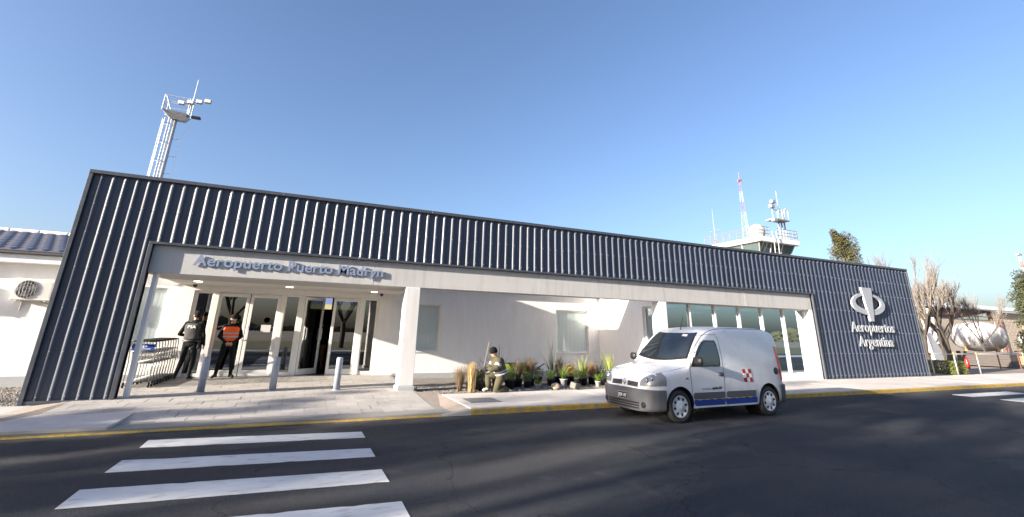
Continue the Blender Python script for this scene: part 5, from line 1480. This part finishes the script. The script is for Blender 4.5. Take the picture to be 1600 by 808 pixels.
g = MB(); g.tube([(-.55,0,1.2),(.55,0,1.2)],.014,5); g.tube([(0,-.5,1.2),(0,.5,1.2)],.014,5); part('cross_arm', g, galv, wa, world=False)
g = MB()
for a in (0,2.1,4.2): g.tube([(0,0,.5),(.35*math.cos(a),.35*math.sin(a),0)],.02,5)
part('tripod', g, red_p, wa, world=False)

# ---------------------------------------------------------------- trees
bark = mat('bark_grey', (0.055,0.045,0.037), .9, var=.25, vscale=8, bump=.8, bscale=30)
twig_m = leaf_mat('bare_twig', (0.20,0.175,0.155), (0.11,0.095,0.085), .95, 0.0)
def branch_tree(rs, H, trunk_h, tr, levels, nb, spread, up, twig_r, r_decay=.62):
    """trunk + recursive limbs; returns (wood, twigs, tips)"""
    wood, tw, tips = MB(), MB(), []
    def grow(p, d, ln, r, lev):
        pts = [p]; q = p; dd = d
        for i in range(3):
            dd = (dd+Vector((rs.gauss(0,.10),rs.gauss(0,.10),rs.gauss(0,.05)+up*.12))).normalized(); q = q+dd*ln/3; pts.append(q)
        (wood if lev < 2 else tw).tube(pts, [r, r*.88, r*.76, r*r_decay] if lev < levels else [r,r*.8,r*.5,r*.25], 7 if lev < 2 else 4 if lev < 3 else 3, cap=False)
        tips.append((q, dd, lev))
        if lev < levels:
            for k_ in range(nb[lev]):
                t = rs.uniform(.35,1.0) if k_ else 1.0
                b = pts[0].lerp(pts[-1], t) if t < 1 else q
                a = rs.uniform(0,2*PI); o = dd.orthogonal().normalized(); o = Matrix.Rotation(a,3,dd) @ o
                nd = (dd*math.cos(spread)+o*math.sin(spread)*rs.uniform(.5,1.2)+Vector((0,0,up))).normalized()
                grow(b, nd, ln*rs.uniform(.55,.85), max(twig_r, r*r_decay*rs.uniform(.7,1)), lev+1)
    wood.tube([(0,0,-.2),(0,0,.15),(rs.gauss(0,.04),rs.gauss(0,.04),trunk_h*.5),(rs.gauss(0,.06),rs.gauss(0,.06),trunk_h)],[tr*1.5,tr*1.1,tr*.95,tr*.85],9,cap=False)
    for k_ in range(nb[-1]):
        a = 2*PI*k_/nb[-1]+rs.uniform(-.4,.4)
        grow(Vector((0,0,trunk_h*rs.uniform(.85,1.0))), Vector((math.cos(a)*.55,math.sin(a)*.55,.95)).normalized(), (H-trunk_h)*.42, tr*.55, 0)
    return wood, tw, tips
def bare_tree(x, y, H, seed, lab, th, tr=.16, spread=.42):
    rs = random.Random(seed)
    w, tw, _ = branch_tree(rs, H, th, tr, 4, [3,4,5,5,4], spread, .34, .0065)
    t = thing('bare_tree', lab, 'tree', (x,y,0), rs.uniform(0,6), 'bare trees beside the terminal')
    part('trunk', w, bark, t, True, world=False, normals=False); part('crown', tw, twig_m, t, world=False, normals=False)
bare_tree(36.6,17.4,6.0,1,'leafless tree with dark trunk beside the screen end',1.9,.16,.28)
bare_tree(41.0,18.3,6.0,2,'leafless tree with thick forked trunk between tank and screen',1.9,.21,.30)
bare_tree(43.5,19.6,5.6,5,'slender leafless tree behind the thick forked one',2.1,.10,.28)
bare_tree(45.2,18.0,5.2,3,'thin leaning leafless tree before the white tank',1.6,.07,.30)
bare_tree(43.6,22.5,8.6,4,'tallest leafless tree rising above the screen corner',3.0,.15,.26)
def leaf_cloud(g, rs, centers, n, rad, size, squash=.7):
    for c, k_ in centers:
        for _ in range(int(n*k_)):
            v = Vector((rs.gauss(0,1),rs.gauss(0,1),rs.gauss(0,1))).normalized()*(rs.random()**.45)*rad*k_
            p = Vector(c)+Vector((v.x,v.y,v.z*squash)); a = Vector((rs.gauss(0,1),rs.gauss(0,1),rs.gauss(0,1))).normalized(); b = a.orthogonal().normalized(); s = size*rs.uniform(.6,1.4)
            g.add([p-a*s*.5, p+b*s*.28, p+a*s*.5, p-b*s*.28], [(0,1,2,3)])
# wind-bent cypress behind the screen
cyl = leaf_mat('cypress_leaf', (0.055,0.055,0.024), (0.12,0.11,0.048), .7, .1)
t = thing('cypress_tree', 'brownish cypress bent by the wind, standing behind the ribbed screen', 'tree', (51.8,30,0))
rs = random.Random(21); g = MB(); cen = []
for i in range(46):
    u = rs.random(); h = 3+u*9.6
    ctr = Vector((.9-1.9*max(0,(h-7)/6)**1.2, .4-1.0*max(0,(h-8)/5), h)); w = (1.0-.72*max(0,(h-8.5)/4.2))*1.9
    a = rs.uniform(0,2*PI); rr = w*rs.uniform(.3,1); cen.append((ctr+Vector((math.cos(a)*rr,math.sin(a)*rr*.8,0)), rs.uniform(.55,1.0)))
for i in range(5): cen.append((Vector((-.7-.22*i,-.2,11.3+.28*i)), .72-.09*i))
leaf_cloud(g, rs, cen, 520, .95, .20, 1.25); part('crown', g, cyl, t, world=False, normals=False)
g = MB(); g.tube([(.8,.3,0),(.9,.3,4),(.6,.2,8),(-.3,0,11.5)],[.35,.3,.2,.06],9); part('trunk', g, bark, t, True, world=False)
# dark conifer at the right edge
con = leaf_mat('conifer_leaf', (0.035,0.045,0.02), (0.085,0.09,0.04), .7, .1)
t = thing('conifer_tree', 'dark green conifer with feathery crown beyond the white tank', 'tree', (52.2,17.2,0))
rs = random.Random(31); g = MB(); cen = []
for i in range(60):
    h = .9+5.9*rs.random(); w = 1.45*(1-((h-.3)/7.4)**1.5); a = rs.uniform(0,2*PI); rr = w*rs.uniform(.35,1)
    cen.append((Vector((math.cos(a)*rr,math.sin(a)*rr,h)), rs.uniform(.6,1)))
leaf_cloud(g, rs, cen, 230, .62, .16, .9); part('crown', g, con, t, world=False, normals=False)
g = MB(); g.tube([(0,0,0),(0,0,3),(0,0,6.6)],[.22,.16,.05],9); part('trunk', g, bark, t, True, world=False)

# trees across the road: they shade the carriageway and show in the door glass
pine = leaf_mat('pine_needle', (0.035,0.055,0.02), (0.09,0.105,0.04), .7, .12)
def shade_tree(x, y, H, seed, lab, base=2.6, dens=1.0, flat=.55, grp='trees across the road'):
    rs = random.Random(seed); k_ = H/8.5
    w, tw, tips = branch_tree(rs, H, base, .20*k_, 3, [3,3,3,5], .58, .08, .02)
    t = thing('street_tree', lab, 'tree', (x,y,0), 0, grp)
    w.add(tw.v, tw.f)
    part('trunk', w, bark, t, True, world=False, normals=False)
    g = MB(); cen = [(p, rs.uniform(.7,1.15)) for p, d, l in tips if l >= 2 and rs.random() < .55]
    leaf_cloud(g, rs, cen, 52*dens, .50*k_, .20*k_**.5, flat); part('crown', g, pine, t, world=False, normals=False)
    return t
TREES = [(-11.5,-2.8,8.4),(-30,-2.4,13.5),(-37,-2.9,14.5),(-5.0,-9.0,9.0),(3.2,-11,9.6),(12,-12,8.8),(22,-11,9)]
for i, (x,y,h) in enumerate(TREES):
    shade_tree(x,y,h,100+i,'spreading evergreen street tree across the road from the terminal',base=1.8+.05*h)
for i, (x,y,h) in enumerate(((-23.5,6.7,6.2),(-32,4.8,7.2))):  # two out-of-view trees, added to throw shade over the entrance ramp and pavement
    shade_tree(x,y,h,150+i,'unseen evergreen tree added beside the kerb to shade the entrance pavement',base=1.6,dens=2.0,grp='unseen kerbside trees added for shade')

# ---------------------------------------------------------------- yard on the right
blockw = mat('block_wall', (0.44,0.37,0.30), .9, var=.10, vscale=3, bump=.3, bscale=40)
metal_roof = mat('metal_roof', (0.26,0.28,0.31), .4, .3, var=.08, vscale=1)
rust = mat('red_oxide_steel', (0.15,0.05,0.035), .7, var=.2, vscale=6)
HG = thing('hangar', 'long blockwork shed with grey metal roof and red steel trusses', 'building', (84,32,0))
g = MB(); g.box(79,112,30,30.3,0,5.25); g.box(66,66.3,30.3,40,0,5.2); g.box(111.7,112,30.3,40,0,5.2); part('wall', g, mat('block_joint',(0.34,0.30,0.26),.95), HG)
for j in range(13):
    for i in range(12):
        x = 79.0+i*1.05+(.5 if j % 2 else 0); g = MB(); g.bbox(x,x+1.02,29.95,30.0,.05+j*.40,.05+j*.40+.385,.01); part('block_course', g, blockw, HG)
g = MB(); g.box(66,79,30,30.3,0,4.2); part('wall', g, blockw, HG)
g = MB(); g.add([(65,29.3,5.30),(113,29.3,5.30),(113,40,7.25),(65,40,7.25),(65,29.3,5.42),(113,29.3,5.42),(113,40,7.37),(65,40,7.37)],[(0,3,2,1),(4,5,6,7),(0,1,5,4),(1,2,6,5),(2,3,7,6),(3,0,4,7)]); rf = part('roof', g, metal_roof, HG)
g = MB(); g.add([(65,40,7.25),(113,40,7.25),(113,50,5.3),(65,50,5.3)],[(0,1,2,3)]); part('roof', g, metal_roof, HG)
for i in range(40):
    g = MB(); x = 65.5+i*1.2; g.tube([(x,29.3,5.43),(x,40,7.38)],.03,4); part('roof_rib', g, metal_roof, rf)
def truss(p0, p1, h, n, r, up=Vector((0,0,1))):
    g = MB(); p0, p1 = Vector(p0), Vector(p1)
    g.tube([p0,p1],r,5); g.tube([p0+up*h,p1+up*h],r,5)
    for i in range(n):
        a, b = p0.lerp(p1,i/n), p0.lerp(p1,(i+1)/n)
        g.tube([a,b+up*h] if i % 2 else [a+up*h,b],r*.7,4)
    return g
part('truss', truss((66,29.7,4.55),(80,29.7,4.55),.62,18,.05), rust, HG)
part('truss_column', truss((79.6,29.7,0),(79.6,29.7,4.6),.75,8,.06,Vector((1,0,0))), rust, HG)
# white storage tank on timber cradle
tank_w = mat('tank_white', (0.36,0.36,0.37), .5, var=.06, vscale=1.2)
TK = thing('storage_tank', 'large white rounded tank on timber cradle before the shed', 'tank', (55.3,22.2,0.0), math.radians(-66))
g = MB(); prof = []
n = 18
for i in range(n+1):
    a = PI*i/n; zz = -1.85*math.cos(a); rr = 1.28*(math.sin(a)**.72 if 0 < i < n else 0); prof.append((max(rr,.001), zz))
g.lathe(prof, 30, Matrix.Translation((0,0,2.06)) @ Matrix.Rotation(PI/2,4,'Y')); part('shell', g, tank_w, TK, True, world=False)
tim = mat('old_timber', (0.26,0.17,0.09), .9, var=.25, vscale=6)
for dx in (-1.0,1.0):
    g = MB(); g.bbox(dx-.15,dx+.15,-1.2,1.2,0,.22,.02); g.bbox(dx-.1,dx+.1,-.9,-.65,.22,1.35,.02); g.bbox(dx-.1,dx+.1,.65,.9,.22,1.35,.02); part('cradle', g, tim, TK, world=False)
g = MB(); g.tube([(2.5,-.9,.1),(2.9,-.5,3.0)],.07,6); g.tube([(2.6,.4,.1),(2.9,-.5,3.0)],.07,6); g.tube([(1.9,-1.0,.9),(3.1,-.7,1.0)],.06,6); g.tube([(2.0,-1.0,.1),(3.3,-.6,1.6)],.06,6); part('prop', g, tim, TK, world=False)
# smaller white things seen between the trunks
t = thing('storage_tank', 'white upright cone-topped silo between the bare trunks', 'tank', (52.0,24.2,0)); g = MB(); g.lathe([(1.15,0),(1.15,1.9),(.9,2.6),(.3,3.15),(0,3.2)],22); part('shell', g, tank_w, t, True, world=False)
g = MB(); g.lathe([(1.2,0),(1.2,.15)],22); part('footing', g, galv, t, world=False)
t = thing('covered_pallet', 'pale tarpaulin-covered load leaning behind the bare trunks', 'pallet', (47.5,22.6,0)); g = MB(); g.add([(-.9,-.9,.12),(.9,-.9,.12),(.9,.9,.12),(-.9,.9,.12),(-.5,-.5,2.1),(.3,-.4,2.3),(.4,.5,2.2),(-.4,.5,2.0)],[(0,3,2,1),(4,5,6,7),(0,1,5,4),(1,2,6,5),(2,3,7,6),(3,0,4,7)]); part('tarpaulin', g, tank_w, t, world=False)
g = MB()
for i in range(5): g.box(-.9+i*.4,-.7+i*.4,-.95,.95,0,.11)
part('pallet_boards', g, tim, t, world=False)
t = thing('site_board', 'white sheet board leaning on the shed wall beside the tank', 'board', (63.0,22.3,0)); g = MB(); g.add([(0,0,0),(.9,-2.2,0),(.95,-2.15,2.2),(.05,.05,2.2),(.12,.03,0),(1.0,-2.15,0),(1.05,-2.1,2.2),(.15,.1,2.2)],[(0,1,2,3),(7,6,5,4),(0,4,5,1),(1,5,6,2),(2,6,7,3),(3,7,4,0)]); part('sheet', g, tank_w, t, world=False)
g = MB(); g.tube([(.5,-1.0,1.9),(1.6,-.6,0)],.05,6); part('prop', g, tim, t, world=False)
t = thing('timber_bin', 'dark low boarded bin standing behind the tube fence', 'bin', (43.2,17.6,0)); g = MB()
for i in range(6): g.bbox(0,.06,-1.6,1.2,.05+i*.155,.05+i*.155+.145,.008)
part('board', g, mat('dark_board',(0.07,0.06,0.055),.8,var=.2,vscale=8), t, world=False); g = MB(); g.box(.061,1.3,-1.6,1.2,.05,.95); part('box', g, MATS['dark_board'], t, world=False)
t = thing('fire_extinguisher', 'small red cylinder standing before the dark bin', 'extinguisher', (38.2,16.2,0)); g = MB(); g.lathe([(.09,0),(.10,.03),(.10,.52),(.06,.60),(.03,.64),(.03,.70)],16); part('cylinder', g, mat('ext_red',(.5,.02,.02),.3), t, True, world=False); g = MB(); g.tube([(0,0,.70),(.12,0,.68),(.14,0,.4)],.014,6); part('hose', g, blk, t, world=False)
# pile of timber and orange barrier boards
for i in range(7):
    g = MB(); L_ = rnd(3,4.4); g.bbox(-L_/2,L_/2,-.12,.12,0,.14,.01)
    o = part('timber_beam', g, (tim, mat('orange_board',(0.46,0.15,0.05),.7,var=.15,vscale=6))[i % 3 == 1], None); o.location = (50.5+.12*i,17.3+.1*(i%2),.02+.15*(i//2)); o.rotation_euler.z = math.radians(-70+rnd(-6,6))
    tag(o, 'weathered beam in the timber pile behind the tube fence' if i % 3 != 1 else 'orange painted beam in the timber pile behind the tube fence', 'beam', 'beams of the timber pile' if i % 3 != 1 else 'orange beams of the timber pile')
# tube fence with yellow clamps
FN = thing('tube_fence', 'low grey tube fence with yellow clamps at the pavement end', 'fence', (31,12.62,.10))
clampm = mat('clamp_yellow', (0.48,0.32,0.05), .5)
fx = [26.72,28.72,30.78,35.5,40.3]
for x in fx:
    g = MB(); g.tube([(x,12.62,.0),(x,12.62,1.10)],.03,8); p_ = part('post', g, galv, FN, True)
    g = MB(); g.bbox(x-.045,x+.045,12.575,12.665,.985,1.075,.012); part('clamp', g, clampm, p_)
for a, b in zip(fx, fx[1:]):
    g = MB(); g.tube([(a,12.62,1.03),(b,12.62,1.03)],.025,8); part('rail', g, galv, FN, True)
F2 = thing('barrier_rail', 'farther low rail with rusty posts along the dirt yard', 'fence', (44,15.6,0))
for i in range(6):
    x = 38+i*2.6; g = MB(); g.tube([(x,15.6,-.03),(x,15.6,.95)],.035,7); part('post', g, rust, F2)
g = MB(); g.tube([(38,15.6,.90),(51,15.6,.90)],.03,7); part('rail', g, galv, F2)
# clipped box hedge
hl_ = leaf_mat('hedge_leaf', (0.10,0.125,0.025), (0.20,0.21,0.05), .6, .15)
t = thing('box_hedge', 'small clipped green hedge at the end of the screen', 'hedge', (29.4,13.35,.05))
rs = random.Random(5); g = MB()
for _ in range(5200):
    v = Vector((rs.uniform(-1,1),rs.uniform(-1,1),rs.uniform(-1,1))); k_ = max(abs(v.x),abs(v.y),abs(v.z)); v = v/k_*rs.uniform(.8,1.03)
    p = Vector((v.x*.55,v.y*.62,.33+v.z*.30)); a = Vector((rs.gauss(0,1),rs.gauss(0,1),rs.gauss(0,1))).normalized(); b = a.orthogonal(); s = .055
    g.add([p-a*s*.5,p+b*s*.3,p+a*s*.5,p-b*s*.3],[(0,1,2,3)])
part('foliage', g, hl_, t, world=False, normals=False)
g = MB()
for i in range(6): g.tube([(rs.uniform(-.4,.4),rs.uniform(-.4,.4),0),(rs.uniform(-.4,.4),rs.uniform(-.4,.4),.5)],.015,5)
part('stem', g, bark, t, world=False)
# banded pole at the far right
t = thing('banded_pole', 'tall pole with red and white bands beyond the dark conifer', 'pole', (60.5,19.75,0))
g = MB(); g.tube([(0,0,0),(0,0,7.2)],.10,8); part('shaft', g, mast_w, t, True, world=False)
for i in range(4):
    g = MB(); g.tube([(0,0,7.2+i*.55),(0,0,7.75+i*.55)],.10,8); part('band', g, (red_p, mast_w)[i % 2], t, True, world=False)
g = MB(); g.bbox(-.3,.3,-.12,.12,9.4,9.6,.03); part('lamp_head', g, galv, t, world=False)
# low line of distant trees all round the plain
far = leaf_mat('far_wood', (0.06,0.065,0.035), (0.11,0.105,0.06), .9, .0)
g = MB(); rs = random.Random(8)
for i in range(5200):
    a = rs.uniform(0,2*PI); r = rs.uniform(170,200); h = (2.5+1.8*math.sin(a*9)+1.2*math.sin(a*23+1))*rs.random()
    p = Vector((r*math.cos(a)+20, r*math.sin(a), max(.1,h))); b = Vector((-math.sin(a),math.cos(a),0)); s = rs.uniform(.8,2)
    q = Vector((rs.gauss(0,.3),rs.gauss(0,.3),1)).normalized()
    g.add([p-b*s,p-q*s*.5,p+b*s,p+q*s*.6],[(0,1,2,3)])
o = part('distant_wood', g, far, None, normals=False); o['kind'] = 'stuff'; tag(o, 'low belt of distant trees round the plain', 'wood')
